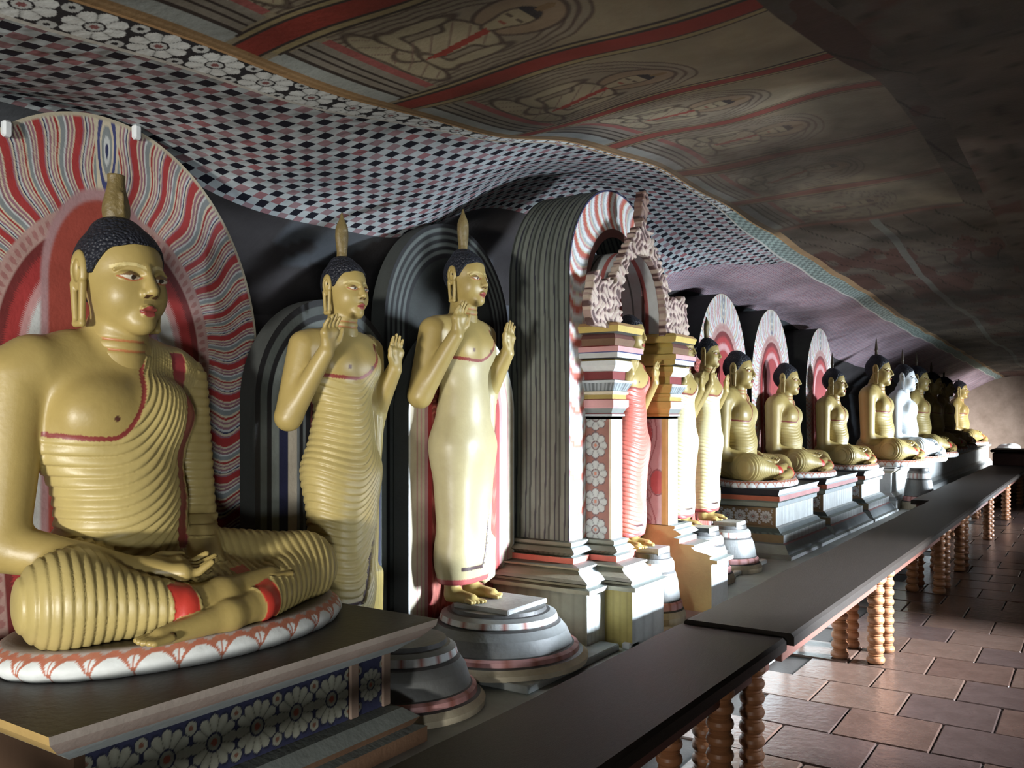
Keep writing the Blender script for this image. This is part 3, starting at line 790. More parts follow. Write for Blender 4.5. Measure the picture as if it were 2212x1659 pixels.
mb.box((-4.3, -4.2, -.05), (-1.5, -4, 3.0), (.16, .14, .12)); mb.box((.15, -4.2, -.05), (1.8, -4, 3.0), (.16, .14, .12)); mb.box((-1.5, -4.2, 1.62), (.15, -4, 3.0), (.16, .14, .12))
obj('wall_front', mb.mesh('wall_front'), M_plainwall, kind='structure')

# ------------------------------------------------------------------ floor of separate worn clay tiles
M_bed = material('dark_mortar', (.035, .028, .025), .6, .3, 10)
fl = slab('floor', (-4.3, -4, -.06), (1.6, 28.6, -.012), M_bed, kind='structure')
M_tile = [material('clay_tile', c, .26, .6, 7, .35, 22, .45, .5) for c in ((.105, .062, .048), (.125, .078, .060), (.085, .055, .048))]
TS = .46
tile_me = []
for k in range(3):
    V, F = bevel_box((-TS/2+.004, -TS/2+.004, -.022), (TS/2-.004, TS/2-.004, .0), .006)
    me = mesh_from('tile', V, F, None, False); me.materials.append(M_tile[k]); tile_me.append(me)
tr_ = np.random.default_rng(3)
for j in range(44):
    for i in range(6):
        y = 1.6+j*TS; x = -1.6+i*TS+(.5*TS if j % 2 else 0)
        if x > 0.9 - .0*y: continue
        o = D.objects.new('tile', tile_me[int(tr_.integers(3))]); C.scene.collection.objects.link(o); o.parent = fl
        o.location = (x, y, float(tr_.normal(0, .0015))); o.rotation_euler = (float(tr_.normal(0, .006)), float(tr_.normal(0, .006)), float(tr_.normal(0, .004)))

# ------------------------------------------------------------------ the raised platform the statues stand on
M_plat = material('grey_platform_plaster', (.27, .29, .28), .55, .6, 5, .25, 30, .55, .4)
M_kerb = material('whitewashed_kerb', (.62, .66, .66), .5, .4, 8, .2, 40, .6)
pl = slab('trim_1', (-4.2, -2, 0), (-1.76, 28.6, .32), M_plat, .015, kind='structure')
def kerb(y0, y1, x=-2.30, h=.036, wd=.055):
    V, F = bevel_box((x-wd, y0, .318), (x, y1, .32+h), .008); obj('kerb', mesh_from('kerb', V, F, None, False), M_kerb, pl)
for a, b, x in ((5.98, 6.72, -2.38), (6.76, 7.62, -2.42), (8.05, 9.3, -2.30), (9.33, 10.7, -2.30), (10.74, 12.4, -2.32)): kerb(a, b, x)
kerb(4.36, 4.48, -2.14); kerb(3.46, 4.3, -2.2)

# ------------------------------------------------------------------ long low offering table in front of the platform
M_wood = material('dark_worn_wood', (.018, .013, .010), .55, .6, 9, .2, 70, .5, .18, grain=(6, .5, 6))
M_apron = material('red_brown_wood', (.12, .045, .032), .5, .4, 6, .1, 60, .5, .35, grain=(4, .6, 4))
M_turn = material('turned_reddish_wood', (.27, .115, .05), .45, .4, 8, .1, 60, .5, .4)
prof = [(0, 0, BROWN), (.050, 0, BROWN)]
z = 0.0
for k in range(9):
    z0 = k*.061
    for f, r in ((.0, .036), (.18, .047), (.40, .050), (.62, .047), (.80, .037), (.90, .041)):
        prof.append((r*1.1*(1.06 if k in (0, 8) else 1), z0+.061*f, BROWN))
prof += [(.036, .549, BROWN), (0, .549, BROWN)]
BV, BF, BK = lathe(prof, 18); BAL = mesh_from('baluster', BV, BF); BAL.materials.append(M_turn)
def table(label, y0, y1, x0, x1, ztop, clusters, gap=.15):
    t = thing('offering_table', label, 'table', ((x0+x1)/2, (y0+y1)/2, 0), group='offering tables in front of the platform')
    cx, cy = (x0+x1)/2, (y0+y1)/2
    ys = np.linspace(y0, y1, max(2, int((y1-y0)/.25))); jig = .006*np.sin(ys*3.1)+.004*np.sin(ys*7.7+1)
    sec = [(x0-cx, ztop-.055), (x0-cx, ztop-.012), (x0-cx+.012, ztop), (x1-cx-.014, ztop), (x1-cx, ztop-.014), (x1-cx, ztop-.055)]
    V = np.array([[x+(jig[i] if x < 0 else 0), y-cy, z] for i, y in enumerate(ys) for x, z in sec]); n = len(sec)
    F = [tuple(f) for f in grid_faces(len(ys), n)]+[(i*n+5, i*n, (i+1)*n, (i+1)*n+5) for i in range(len(ys)-1)]
    F += [tuple(range(n)), tuple((len(ys)-1)*n+k for k in range(n-1, -1, -1))]
    F = [tuple(reversed(f)) for f in F]
    obj('table_top', mesh_from('table_top', V, F, None, False), M_wood, t)
    for nm, xa in (('apron', x1-.10), ('apron', x0+.05)):
        V, F = bevel_box((xa-cx, y0-cy+.04, ztop-.145), (xa-cx+.035, y1-cy-.04, ztop-.055), .004)
        obj(nm, mesh_from(nm, V, F, None, False), M_apron, t)
    for c in clusters:
        for x in (x1-.095, x0+.20):
            for s in (-gap, gap):
                o = obj('baluster', BAL, None, t, (x-cx+.015, c+s-cy, 0)); o.scale = (1, 1, (ztop-.056)/.549)
table('nearest dark wooden offering table with turned legs, beside the big seated statue', -1.4, 3.945, -1.675, -1.165, .612, (.7, 3.52), .19)
table('middle dark wooden offering table on reddish turned legs, passing the ornate arch', 3.955, 11.2, -1.655, -1.135, .632, (6.22, 8.92, 10.3), .16)
table('farthest dark wooden offering table with wider top at end of aisle', 11.23, 20.2, -1.86, -1.15, .622, (13.1, 15.7, 18.6), .16)
# ------------------------------------------------------------------ painted arches behind the seated statues
WAVE = [(a*.64, c) for a, c in [(.050, RED), (.010, CREAM), (.016, MAUVE), (.010, CREAM), (.014, MAUVE*.8), (.012, WHITE*.8), (.030, BLUEG), (.012, CREAM), (.014, RED*.9), (.012, CREAM), (.012, MAUVE), (.014, CREAM), (.014, MAUVE), (.012, WHITE*.8), (.008, NAVY), (.012, CREAM), (.012, MAUVE)]]
WAVE_PALE = [(.030, PINK), (.05, WHITE*.8), (.008, RED), (.03, CREAM), (.012, BLUEG), (.04, WHITE*.8), (.012, PINK), (.008, RED), (.03, WHITE*.75)]
def arch_line(hw, spring, rise, z0, n, pinch=.12):
    """outline from the right foot over the top to the left foot (y, z) and its arc length"""
    th = np.linspace(0, PI, int(n*.62)); a = np.stack([np.cos(th)*hw, spring+np.sin(th)*rise], 1)
    zs = np.linspace(z0, spring, int(n*.19), endpoint=False)
    t = (spring-zs)/(spring-z0+1e-9)
    leg = np.stack([hw*(1-pinch*t**1.5), zs], 1)
    L = np.concatenate([leg, a, leg[::-1]*[-1, 1]])
    return L, np.concatenate([[0], np.cumsum(np.linalg.norm(np.diff(L, axis=0), axis=1))])
def painted_arch(hw, spring, rise, z0, wave, halo, depth=.25, pale=False, n=1500, nr=100, band=.27):
    L, S = arch_line(hw, spring, rise, z0, n)
    rho = np.linspace(0, 1, nr)
    zc = np.minimum(L[:, 1], spring-.05)
    cen = np.stack([np.zeros(len(L)), zc], 1)
    P = cen[:, None]+(L-cen)[:, None]*rho[None, :, None]
    y = P[..., 0].ravel(); z = P[..., 1].ravel(); s = np.repeat(S, nr); r = np.tile(rho, len(L))
    dist = (1-r)*hw                                  # metres in from the edge
    mid = S[-1]/2
    ss = np.abs(s-mid)+(.02)
    ph = ss+.022*np.sin(ss*5.3)+.020*np.sin(dist/(band*hw/.75)*2*PI*1.05+.6)+.010*np.sin(ss*17)
    K = pal(ph, wave)
    K[(ss < .075) & (dist < band)] = pal((np.hypot(s-mid+.0, (dist-.10)*.35))[(ss < .075) & (dist < band)], [(.008, NAVY), (.008, WHITE*.8), (.010, BLUEG), (.008, CREAM), (.012, NAVY*2), (.03, CREAM)])
    bw = band*hw/.75
    m = (dist > bw) & (dist < bw+.055); K[m] = np.where((np.hypot(np.mod(s, .055)-.0275, dist-bw-.027) < .016)[:, None], np.array((.36, .17, .16)), np.array((.46, .30, .27)))[m]
    m = dist > bw+.055; u = dist-bw-.055+.012*np.mod(s/.016, 1)
    if pale: inner = [(.05, DKRED), (.05, RED), (.05, PINK), (9, RED*.8)]
    else: inner = [(.035, DKRED), (.05, RED), (.03, PINK), (.075, WHITE*.85), (.018, NAVY), (.03, MAUVE), (.03, PINK), (.09, CREAM*.9), (.016, NAVY), (.07, WHITE*.7), (.05, MAUVE), (9, GREY*1.3)]
    e = np.cumsum([a for a, _ in inner]); cc = np.array([c for _, c in inner]); K[m] = cc[np.searchsorted(e, u[m], side='right').clip(0, len(cc)-1)]
    if halo:
        hy, hz, ha, hb = halo
        q = np.where(z > hz, np.hypot((y-hy)/ha, (z-hz)/hb), np.abs(y-hy)/ha)
        for lim, cc_ in ((1, (.42, .25, .26)), (.88, (.34, .065, .045))):
            a_ = np.clip((lim-q)/.04+.5, 0, 1)[:, None]; K = K*(1-a_)+np.array(cc_)*a_
    edge = dist < .012; K[edge] = CREAM*.8
    K = K*(.82+.3*fbm(y*9, z*9))[:, None]
    V = np.stack([np.zeros_like(y), y, z], 1); F = grid_faces(len(L), nr)
    front = mesh_from('painted_front', V, F, K)
    V = np.concatenate([np.c_[np.full(len(L), .0), L], np.c_[np.full(len(L), -depth), L*[1, 1]]]); k = len(L); i = np.arange(k-1)
    F = np.concatenate([np.stack([i+1, i, i+k, i+k+1], 1)])
    st = np.full((2*k, 3), .045)
    body = mesh_from('arch_body', V, F, st)
    return front, body
M_side = material('dark_green_grey_side', (.04, .045, .042), .8, .5, 5)
def arch(label, X, Y, meshes, sc=(1, 1, 1), clips=False, group=None):
    t = thing('painted_arch', label, 'arch', (X, Y, 0), 0, sc, group or 'painted arches behind seated statues')
    obj('painted_front', meshes[0], M_paint, t); obj('arch_body', meshes[1], M_side, t)
    if clips:
        for yy, zz in ((-.40, 2.66), (.115, 2.785)):
            V, F = bevel_box((.0, yy-.012, zz-.05), (.03, yy+.022, zz+.01), .008); obj('plaster_clip', mesh_from('plaster_clip', V, F, None, False), M_white, t)
    return t
A1 = painted_arch(.755, 1.85, .945, .78, WAVE, (-.02, 2.12, .245, .385), .18)
arch('large round arch of red and white waves behind the big nearest seated statue', -3.3, 2.02, A1, clips=True)
A2 = painted_arch(.72, 1.95, .90, .9, WAVE_PALE, None, .62, True, 420, 60, .24)
arch('pale pink wavy arch behind the seated statue just past the standing pair', -3.2, 8.66, A2)
arch('pale pink wavy arch behind second seated statue of the row', -3.2, 10.25, A2)
arch('pale wavy arch with broad dark side behind third seated statue of the row', -3.2, 12.4, A2, (1, 1, .985))

# ------------------------------------------------------------------ boards behind the standing statues
def board(label, X, Y, hw, top, z0, table_, scales, depth=.10, group=None):
    L, S = arch_line(hw, top-hw*1.05, hw*1.05, z0, 260, 0)
    rho = np.linspace(0, 1, 90); zc = np.minimum(L[:, 1], top-hw*1.05); cen = np.stack([np.zeros(len(L)), zc], 1)
    P = cen[:, None]+(L-cen)[:, None]*rho[None, :, None]
    y = P[..., 0].ravel(); z = P[..., 1].ravel(); dist = (1-np.tile(rho, len(L)))*hw
    e = np.cumsum([a for a, _ in table_]); cc = np.array([c for _, c in table_])
    i = np.searchsorted(e, dist, side='right').clip(0, len(cc)-1); K = cc[i].copy()
    if scales:
        m = dist > e[-2]; f = np.mod(z/.030+.9*np.abs(np.mod(y/.05, 1)-.5), 1); K[m] = np.where((f < .35)[:, None], cc[-1]*1.9+.02, cc[-1])[m]
    K *= (.8+.35*fbm(y*8, z*4))[:, None]
    t = thing('painted_board', label, 'board', (X, Y, 0), 0, 1, group or 'painted boards behind standing statues')
    obj('painted_front', mesh_from('painted_front', np.stack([np.zeros_like(y), y, z], 1), grid_faces(len(L), 90), K), M_paint, t)
    k = len(L); V = np.concatenate([np.c_[np.zeros(k), L], np.c_[np.full(k, -depth), L]]); i = np.arange(k-1)
    obj('board_body', mesh_from('board_body', V, np.stack([i+1, i, i+k, i+k+1], 1)), M_side, t)
    return t
G2 = np.array((.10, .115, .11)); BLK = np.array((.012, .012, .014))
board('dark board striped cream and black behind nearer standing statue', -3.06, 3.03, .47, 2.16, .36,
      [(.03, BLK), (.035, G2*.7), (.03, BLK), (.04, G2*1.6), (.055, NAVY*.5), (.05, np.array((.42, .38, .31))), (.018, BLUEG*.6), (.02, BLK), (.015, BLUEG*.5), (.03, BLK), (9, np.array((.10, .018, .018)))], True)
board('red scaled board with cream and pink edge stripes behind the plain-robed standing statue', -2.93, 3.915, .485, 2.12, .40,
      [(.012, WHITE), (.05, CREAM), (.014, PINK), (.02, CREAM), (.012, PINK*1.1), (.018, CREAM*.9), (.03, PINK*.8), (.03, RED*.8), (9, np.array((.20, .045, .03)))], True)
# dark striped arch standing further back
board('dark grey striped arch panel between plain-robed statue and ornate shrine', -3.32, 4.30, .62, 2.78, .36, [(.022, BLK), (.02, G2), (.022, BLK), (.02, G2*.8), (.022, BLK), (.02, G2), (.022, BLK), (.02, G2*.9), (.03, BLK), (9, G2*.3)], False)
for k, (y, lab) in enumerate(((6.70, 'red scaled board behind standing statue beside the far pillar of the shrine'), (7.27, 'red brown scaled board behind the standing statue next to the flowered plinth'))):
    board(lab, -2.93+.02*k, y, .34, 2.2, .5, [(.012, WHITE*.7), (.03, BLK+.03), (.05, PINK*.7), (9, np.array((.27, .06, .045)))], True)

# ------------------------------------------------------------------ stepped round lotus pedestals
def pedestal_mesh(white=1.0):
    g = np.array((.19, .20, .20)); dk = np.array((.07, .07, .07)); wh = WHITE*white
    def paint(th, f, c):
        K = np.tile(c, (len(th), 1))
        if c[0] > .6:
            t = np.abs(np.mod(th/(2*PI)*18, 1)-.5); K[t < .04] = (.40, .15, .12)
        return K
    pr = [(0, 0, g), (.50, .0, g), (.505, .03, CREAM*.9), (.475, .055, CREAM*.8), (.455, .062, dk), (.45, .085, PINK*1.1), (.425, .095, PINK*1.1), (.415, .10, dk), (.41, .115, g), (.385, .175, g), (.35, .215, g), (.325, .225, dk),
          (.335, .232, wh), (.325, .262, wh), (.29, .278, g), (.27, .28, dk), (.265, .30, dk), (.0, .302, g*.7)]
    V, F, K = lathe(pr, 72, paint=paint)
    return mesh_from('pedestal', V, F, K)
PED = pedestal_mesh(); M_ped = material('worn_painted_pedestal', None, .5, .7, 7, .2, 40, .55)
def pedestal(label, loc, sc, slab_top=True):
    t = thing('lotus_pedestal', label, 'pedestal', loc, 0, sc, 'round lotus pedestals on the platform')
    obj('tiers', PED, M_ped, t)
    if slab_top:
        V, F = bevel_box((-.17, -.20, .295), (.20, .20, .325), .006)
        obj('top_slab', mesh_from('top_slab', V, F, np.tile(np.array((.30, .31, .31)), (len(V), 1)), False), M_ped, t)
    return t
pedestal('grey round lotus pedestal half hidden by right end of nearest plinth', (-2.60, 3.0, .318), (.74, .74, .98), False)
pedestal('round tiered pedestal with pink ring under the plain-robed standing statue', (-2.60, 3.76, .355), (.92, .92, .90))
V, F = bevel_box((-3.1, 3.40, .318), (-2.19, 4.33, .357), .006)
t = obj('pedestal_slab', mesh_from('pedestal_slab', V, F, None, False), M_plat); t['label'] = 'thin grey stone slab under the round tiered pedestal with pink ring'; t['category'] = 'slab'
pedestal('small grey and white pedestal under standing statue beside far pillar', (-2.60, 6.56, .318), (.50, .50, 1.30))
pedestal('small tiered white pedestal in front of the flowered dark plinth end', (-2.60, 7.16, .318), (.54, .54, 1.25))

# ------------------------------------------------------------------ plinths
def front_flowers(w_, h_, ground, n, r, pc, step=.006):
    ny = max(4, int(w_/step)); nz = max(4, int(h_/step))
    Y, Z = np.meshgrid(np.linspace(0, w_, ny), np.linspace(0, h_, nz), indexing='ij'); y = Y.ravel(); z = Z.ravel()
    K = np.tile(np.asarray(ground, float), (len(y), 1)); per = w_/n
    k = np.floor(y/per)
    flower(K, (y-(k+.5)*per), (z-h_/2), r, 12, pc, (.30, .10, .07), np.asarray(ground)*.6)
    kk = np.round(y/per)
    for dz in (.16, .84):
        d = np.hypot(y-kk*per, z-h_*dz); K[d < per*.15] = np.asarray(ground)*.5; K[d < per*.125] = np.asarray(pc)*.95; K[d < per*.05] = (.2, .09, .06)
    return np.stack([np.zeros_like(y), y, z], 1), grid_faces(ny, nz), K*(.75+.4*fbm(y*14, z*14))[:, None]
def rect(x0, y0, x1, y1): return [(x0, y0), (x1, y0), (x1, y1), (x0, y1)]
M_panel = M_fresco
# nearest plinth
t = thing('statue_plinth', 'nearest long plinth with flower panel below the big seated statue', 'plinth', (0, 0, 0), group='moulded statue plinths')
S1 = rect(-3.27, 1.33, -2.33, 2.58)
c_gold = np.array((.40, .27, .10))
def c1(s, e, q):
    cs = [BROWN, GREY, BROWN, GREY*1.2, GREY, BROWN*.6, CREAM*.5, np.array((.36, .40, .41)), np.array((.34, .38, .39)), (.30, .22, .19), np.array((.31, .25, .22)), (.30, .26, .23)]
    c = np.array(cs[min(s, len(cs)-1)], float)
    if e == 0 and s >= 9: c = c_gold
    if e == 0 and s in (7, 8): c = np.array((.45, .46, .42))
    return c
pr1 = [(.12, .32), (.12, .38), (.08, .39), (.10, .42), (.05, .46), (.0, .47), (.0, .675), (.03, .68), (.055, .70), (.10, .73), (.11, .74), (.145, .775), (.15, .80)]
mb = sweep(S1, pr1, c1, True, .05); x0, y0, x1, y1 = -3.27-.15, 1.33-.15, -2.33+.15, 2.58+.15
obj('moulded_body', mb.mesh('plinth'), M_fresco, t)
mb = MB(); ax = np.linspace(x0, x1, 12); ay = np.linspace(y0, y1, 16); Xp, Yp = np.meshgrid(ax, ay, indexing='ij')
obj('top', mesh_from('top', np.stack([Xp, Yp, np.full_like(Xp, .80)], -1).reshape(-1, 3), grid_faces(12, 16), None, False), material('dark_plinth_top', (.045, .040, .038), .5, .5, 6, .2, 40, .5), t)  # even dark colour on the plinth top
V, F, K = front_flowers(1.02, .20, (.035, .04, .09), 6, .088, np.array((.33, .34, .28)), .004); V = V+np.array((-2.326, 1.36, .472))
obj('flower_panel', mesh_from('flower_panel', V, F, K), M_panel, t)
V, F, K = front_flowers(.13, .20, (.035, .04, .09), 1, .062, np.array((.30, .31, .26)), .004); V = V+np.array((-2.325, 2.435, .472))
obj('flower_panel', mesh_from('flower_panel', V, F, K), M_panel, t)
for yy in (2.385, 2.562):
    V, F = bevel_box((-2.33, yy, .472), (-2.316, yy+.042, .676), .003); obj('panel_post', mesh_from('panel_post', V, F, np.tile((.26, .19, .15), (len(V), 1)), False), M_fresco, t)
# the plinths of the row beyond
def far_plinth(label, x0, y0, x1, y1, top, seed, group=None):
    t = thing('statue_plinth', label, 'plinth', (0, 0, 0), group='moulded statue plinths')
    z = lambda f: .32+(top-.32)*f
    pr = [(.20, z(0)), (.20, z(.05)), (.17, z(.07)), (.12, z(.20)), (.10, z(.22)), (.10, z(.34)), (.06, z(.36)), (.03, z(.42)), (.0, z(.44)), (.0, z(.72)), (.03, z(.74)), (.03, z(.80)), (.05, z(.83)), (.05, z(.90)), (.03, z(.92)), (.05, z(1))]
    def cf(s, e, q):
        if e == 0:
            cs = [GREY, GREY, GREY*1.3, GREY*.6, np.array((.20, .15, .08)), np.array((.06, .08, .07)), np.array((.05, .07, .06)), np.array((.20, .15, .08)), np.array((.24, .16, .08)), GREY, np.array((.22, .25, .21)), np.array((.22, .25, .21)), np.array((.36, .10, .05)), DARK, DARK]
        else:
            cs = [WHITE*.8, GREY, BLUEG, PINK*.8, WHITE*.85, GREY, BLUEG, WHITE*.6, WHITE*.85, CREAM, BLUEG*1.6, GREY, PINK, WHITE*.9, WHITE*.9]
        c = np.array(cs[s], float); K = np.tile(c, (len(q), 1))
        if s in (8, 4) and e != 0: K = K*(np.where(np.mod(q/.05, 1) < .3, .72, 1))[:, None]
        if s == 5 and e == 0: K = K*(np.where(np.mod(q/.05, 1) < .5, .5, 1.8))[:, None]
        return K
    mb = sweep(rect(x0, y0, x1, y1), pr, cf, True, .02)
    obj('moulded_body', mb.mesh('plinth'), M_paint, t)
    V, F = bevel_box((x0-.04, y0-.04, top-.01), (x1+.04, y1+.04, top+.002), .002); obj('top', mesh_from('top', V, F, None, False), M_side, t)
    V, F, K = front_flowers(x1-x0-.06, (top-.32)*.26, (.24, .16, .08), 5, .058, WHITE*.75, .006)
    V = np.stack([x0+.03+V[:, 1], np.full(len(V), y0-.004), z(.45)+V[:, 2]], 1)
    obj('flower_panel', mesh_from('flower_panel', V, F[:, ::-1], K), M_paint, t)
far_plinth('white moulded plinth with flowered dark end under first pale-arched seated statue', -3.15, 8.06, -2.48, 9.32, .93, 1)
far_plinth('white patterned plinth after the dark gap, under second pale-arched seated statue', -3.15, 9.72, -2.48, 11.05, .93, 2)
far_plinth('grey moulded far plinth under the third seated statue of the row', -3.1, 11.55, -2.48, 12.62, .92, 3)
t = thing('statue_bench', 'long white bench under the six farthest seated statues', 'bench', (0, 0, 0))
mb = sweep(rect(-3.3, 12.95, -2.40, 25.6), [(.08, .32), (.08, .45), (.05, .5), (.0, .55), (.0, .82), (.06, .86), (.06, .90)], lambda s, e, q: [WHITE*.7, BLUEG, WHITE*.6, WHITE*.75, CREAM, WHITE*.8][s], True)
obj('moulded_body', mb.mesh('bench'), M_paint, t)
V, F = bevel_box((-3.36, 12.89, .885), (-2.34, 25.66, .902), .002); obj('top', mesh_from('top', V, F, None, False), M_white, t)
t = pedestal('round white drum pedestal, dark on its near side, before the tallest row statue', (-2.10, 13.3, .318), (.46, .46, 1.9), False)
# ------------------------------------------------------------------ the ornate shrine
YC = 5.06
sh = thing('arched_shrine', 'tall ornate arched shrine with dark striped side and white pillars', 'shrine', (0, 0, 0))
L, S = arch_line(.61, 2.42, .62, .80, 300, 0)
nx = 90; xs = np.linspace(-3.0, -2.58, nx)
Yg = np.repeat(L[:, :1]+YC, nx, 1); Zg = np.repeat(L[:, 1:], nx, 1); Xg = np.tile(xs, (len(L), 1))
K = pal(Xg.ravel()+.006*np.sin(Zg.ravel()*3), [(.014, np.array((.045, .05, .045))), (.026, np.array((.15, .165, .14))), (.010, np.array((.03, .03, .04))), (.018, np.array((.12, .135, .115)))])
K = K*(.6+.7*fbm(Xg.ravel()*12, Zg.ravel()*3))[:, None]
obj('striped_shell', mesh_from('striped_shell', np.stack([Xg, Yg, Zg], -1).reshape(-1, 3), grid_faces(len(L), nx)[:, ::-1], K), M_paint, sh)
# front: wave band, then dull maroon down to the opening
rho = np.linspace(.60, 1, 70); cen = np.stack([np.zeros(len(L)), np.minimum(L[:, 1], 2.30)], 1)
P = cen[:, None]+(L-cen)[:, None]*rho[None, :, None]; y = P[..., 0].ravel(); z = P[..., 1].ravel(); s = np.repeat(S, 70); dist = (1-np.tile(rho, len(L)))*.61
K = pal(s*.85+.06*(((dist-.10)/.10)**2), [(.03, WHITE), (.012, CREAM), (.035, np.array((.52, .14, .10))), (.014, PINK), (.03, WHITE), (.02, BLUEG*1.8), (.012, CREAM), (.02, PINK)])
K[dist > .20] = (.10, .035, .03); K[dist < .008] = NAVY
obj('wave_front', mesh_from('wave_front', np.stack([np.full_like(y, -2.579), y+YC, z], 1), grid_faces(len(L), 70), K*(.85+.25*fbm(y*9, z*9))[:, None]), M_paint, sh)
# tunnel inside
L2, S2 = arch_line(.348, 2.26, .40, .45, 260, 0); YT = 5.14
nx = 80; xs = np.linspace(-2.96, -2.455, nx); Yg = np.repeat(L2[:, :1]+YT, nx, 1); Zg = np.repeat(L2[:, 1:], nx, 1); Xg = np.tile(xs, (len(L2), 1))
X_, Z_ = Xg.ravel(), Zg.ravel()
K = pal(X_+2.83, [(.05, BLUEG*1.5), (.028, np.array((.42, .12, .11))), (.075, WHITE*.8), (.014, GREY), (.075, WHITE*.8), (.032, np.array((.45, .13, .12))), (.085, WHITE*.85), (.02, GREY), (.16, CREAM*.8)])
low = Z_ < 2.10
V1 = fbm(X_*10+2, Z_*7, 2); vine = np.array((.47, .50, .53))*np.ones((len(X_), 1))
cx_ = -2.52+.045*np.sin(Z_*9.5); vine[np.abs(X_-cx_) < .006] = (.30, .24, .26)
blob = np.hypot((X_+2.53-.05*np.sign(np.sin(Z_*9.5)))/.055, (np.mod(Z_, .33)-.165)/.075); vine[blob < 1] = (.36, .12, .13); vine[(blob > 1) & (blob < 1.15)] = (.25, .2, .22)
vine[(V1 > .66)] *= .7
vine[X_ > -2.455] = (.50, .38, .12)
K[low] = vine[low]; K[(Z_ > 2.09) & (Z_ < 2.12)] = CREAM
obj('tunnel_lining', mesh_from('tunnel_lining', np.stack([Xg, Yg, Zg], -1).reshape(-1, 3), grid_faces(len(L2), nx), K), M_paint, sh)
V, F = bevel_box((-2.99, YC-.5, .33), (-2.96, YC+.5, 2.5), .002); obj('back_panel', mesh_from('back_panel', V, F, np.tile(DKRED, (len(V), 1)), False), M_paint, sh)
# pillars with capitals and stepped bases
base_pr = [(.27, .32), (.27, .635), (.305, .64), (.305, .662), (.26, .667), (.26, .680), (.275, .688), (.24, .70), (.17, .715), (.145, .735), (.165, .74), (.165, .750), (.07, .754), (.07, .786), (.035, .79), (.085, .815), (.05, .838), (.03, .842), (.04, .850), (.04, .868), (.0, .872)]
base_c = [WHITE, WHITE*.9, WHITE, GREY, WHITE, GREY, BLUEG*1.7, WHITE*.8, BLUEG*1.7, WHITE, WHITE, GREY, np.array((.60, .17, .13)), GREY, WHITE*.85, BLUEG*1.5, GREY, BLUEG*1.6, BLUEG*1.6, GREY]
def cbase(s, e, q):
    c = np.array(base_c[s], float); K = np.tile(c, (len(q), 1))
    if e in (0, 2) and s not in (12,): K = K*np.array((.42, .38, .28))  # shade on the turned-away faces painted in, with an olive tint
    if s == 0:
        if e == 2: K = np.tile(YEL*.8, (len(q), 1))
        K = K*np.where(np.mod(q/.045, 1) < .25, .8, 1)[:, None]
    if s == 14: K = K*np.where(np.mod(q/.03, 1) < .4, .55, 1)[:, None]
    return K
planN = [(-3.0, 4.45), (-2.58, 4.45), (-2.58, 4.655), (-2.41, 4.655), (-2.41, 4.80)]
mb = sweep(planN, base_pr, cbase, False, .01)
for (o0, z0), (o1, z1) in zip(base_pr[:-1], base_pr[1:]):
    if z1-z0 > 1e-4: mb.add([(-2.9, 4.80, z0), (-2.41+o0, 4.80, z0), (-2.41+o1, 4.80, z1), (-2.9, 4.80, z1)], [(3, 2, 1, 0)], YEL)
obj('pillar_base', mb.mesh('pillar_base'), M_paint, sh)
shaft = [(-2.62, 4.655), (-2.41, 4.655), (-2.41, 4.80), (-2.62, 4.80)]
def paint_face(p0, p1, z0, z1, fn, step=.005):
    p0 = np.array(p0); p1 = np.array(p1); ln = np.linalg.norm(p1-p0); na = max(3, int(ln/step)); nz = max(3, int((z1-z0)/step))
    A, Z = np.meshgrid(np.linspace(0, ln, na), np.linspace(z0, z1, nz), indexing='ij'); a = A.ravel(); z = Z.ravel()
    P = p0+(p1-p0)*(a/ln)[:, None]
    return np.c_[P, z], grid_faces(na, nz), fn(a, z, ln)
def rosettes(a, z, ln):
    K = np.tile(np.array((.22, .10, .075)), (len(a), 1)); per = ln*.80; k = np.floor(z/per)
    flower(K, a-ln/2, z-(k+.5)*per, ln*.36, 8, np.array((.36, .38, .36)), (.40, .16, .10), np.array((.10, .06, .06)))
    K[(a < ln*.10) | (a > ln*.95)] = CREAM*1.15
    return K
def leafy(a, z, ln):
    K = np.tile(WHITE, (len(a), 1)); f = np.mod(z/.05+np.abs(a-ln/2)*14, 1); K[(f < .28)] = (.55, .48, .56); K[(a < ln*.14)] = CREAM*1.2; K[(a > ln*.14) & (a < ln*.18)] = GREY
    return K
def pillar(pts, faces):
    p = None
    for i, (a, b) in enumerate(zip(pts[:-1], pts[1:])):
        V, F, K = paint_face(a, b, .868, 1.60, faces[i]); o = obj('pillar', mesh_from('pillar', V, F, K), M_paint, sh if p is None else p); p = p or o
pillar(shaft, [rosettes, leafy, leafy])
capi = [(.0, 1.585), (.0, 1.60), (.012, 1.603), (.012, 1.615), (.004, 1.62), (.02, 1.65), (.03, 1.66), (.03, 1.70), (.018, 1.705), (.018, 1.73), (.028, 1.735), (.028, 1.75), (.02, 1.755), (.045, 1.80), (.05, 1.815), (.02, 1.82), (.02, 1.868), (.035, 1.872), (.06, 1.90), (.06, 1.93), (.035, 1.94), (.085, 1.945), (.085, 1.975), (.095, 1.98), (.095, 2.01), (.05, 2.02), (.06, 2.06), (.05, 2.08), (.04, 2.09), (.09, 2.095), (.10, 2.13), (.08, 2.15)]
cap_c = [YEL, GREY, BLUEG*1.4, DKRED, GREY, PINK*1.1, PINK, DKRED*1.5, YEL*.6, CREAM, CREAM, GREY, BLUEG*1.2, BLUEG*1.8, BROWN, DKRED, WHITE, WHITE, WHITE*.9, YEL*.8, DARK, WHITE*.7, NAVY*2, PINK*1.1, RED*1.2, BROWN*1.4, np.array((.14, .06, .05)), np.array((.12, .05, .045)), GREY, YEL, np.array((.42, .26, .12))]
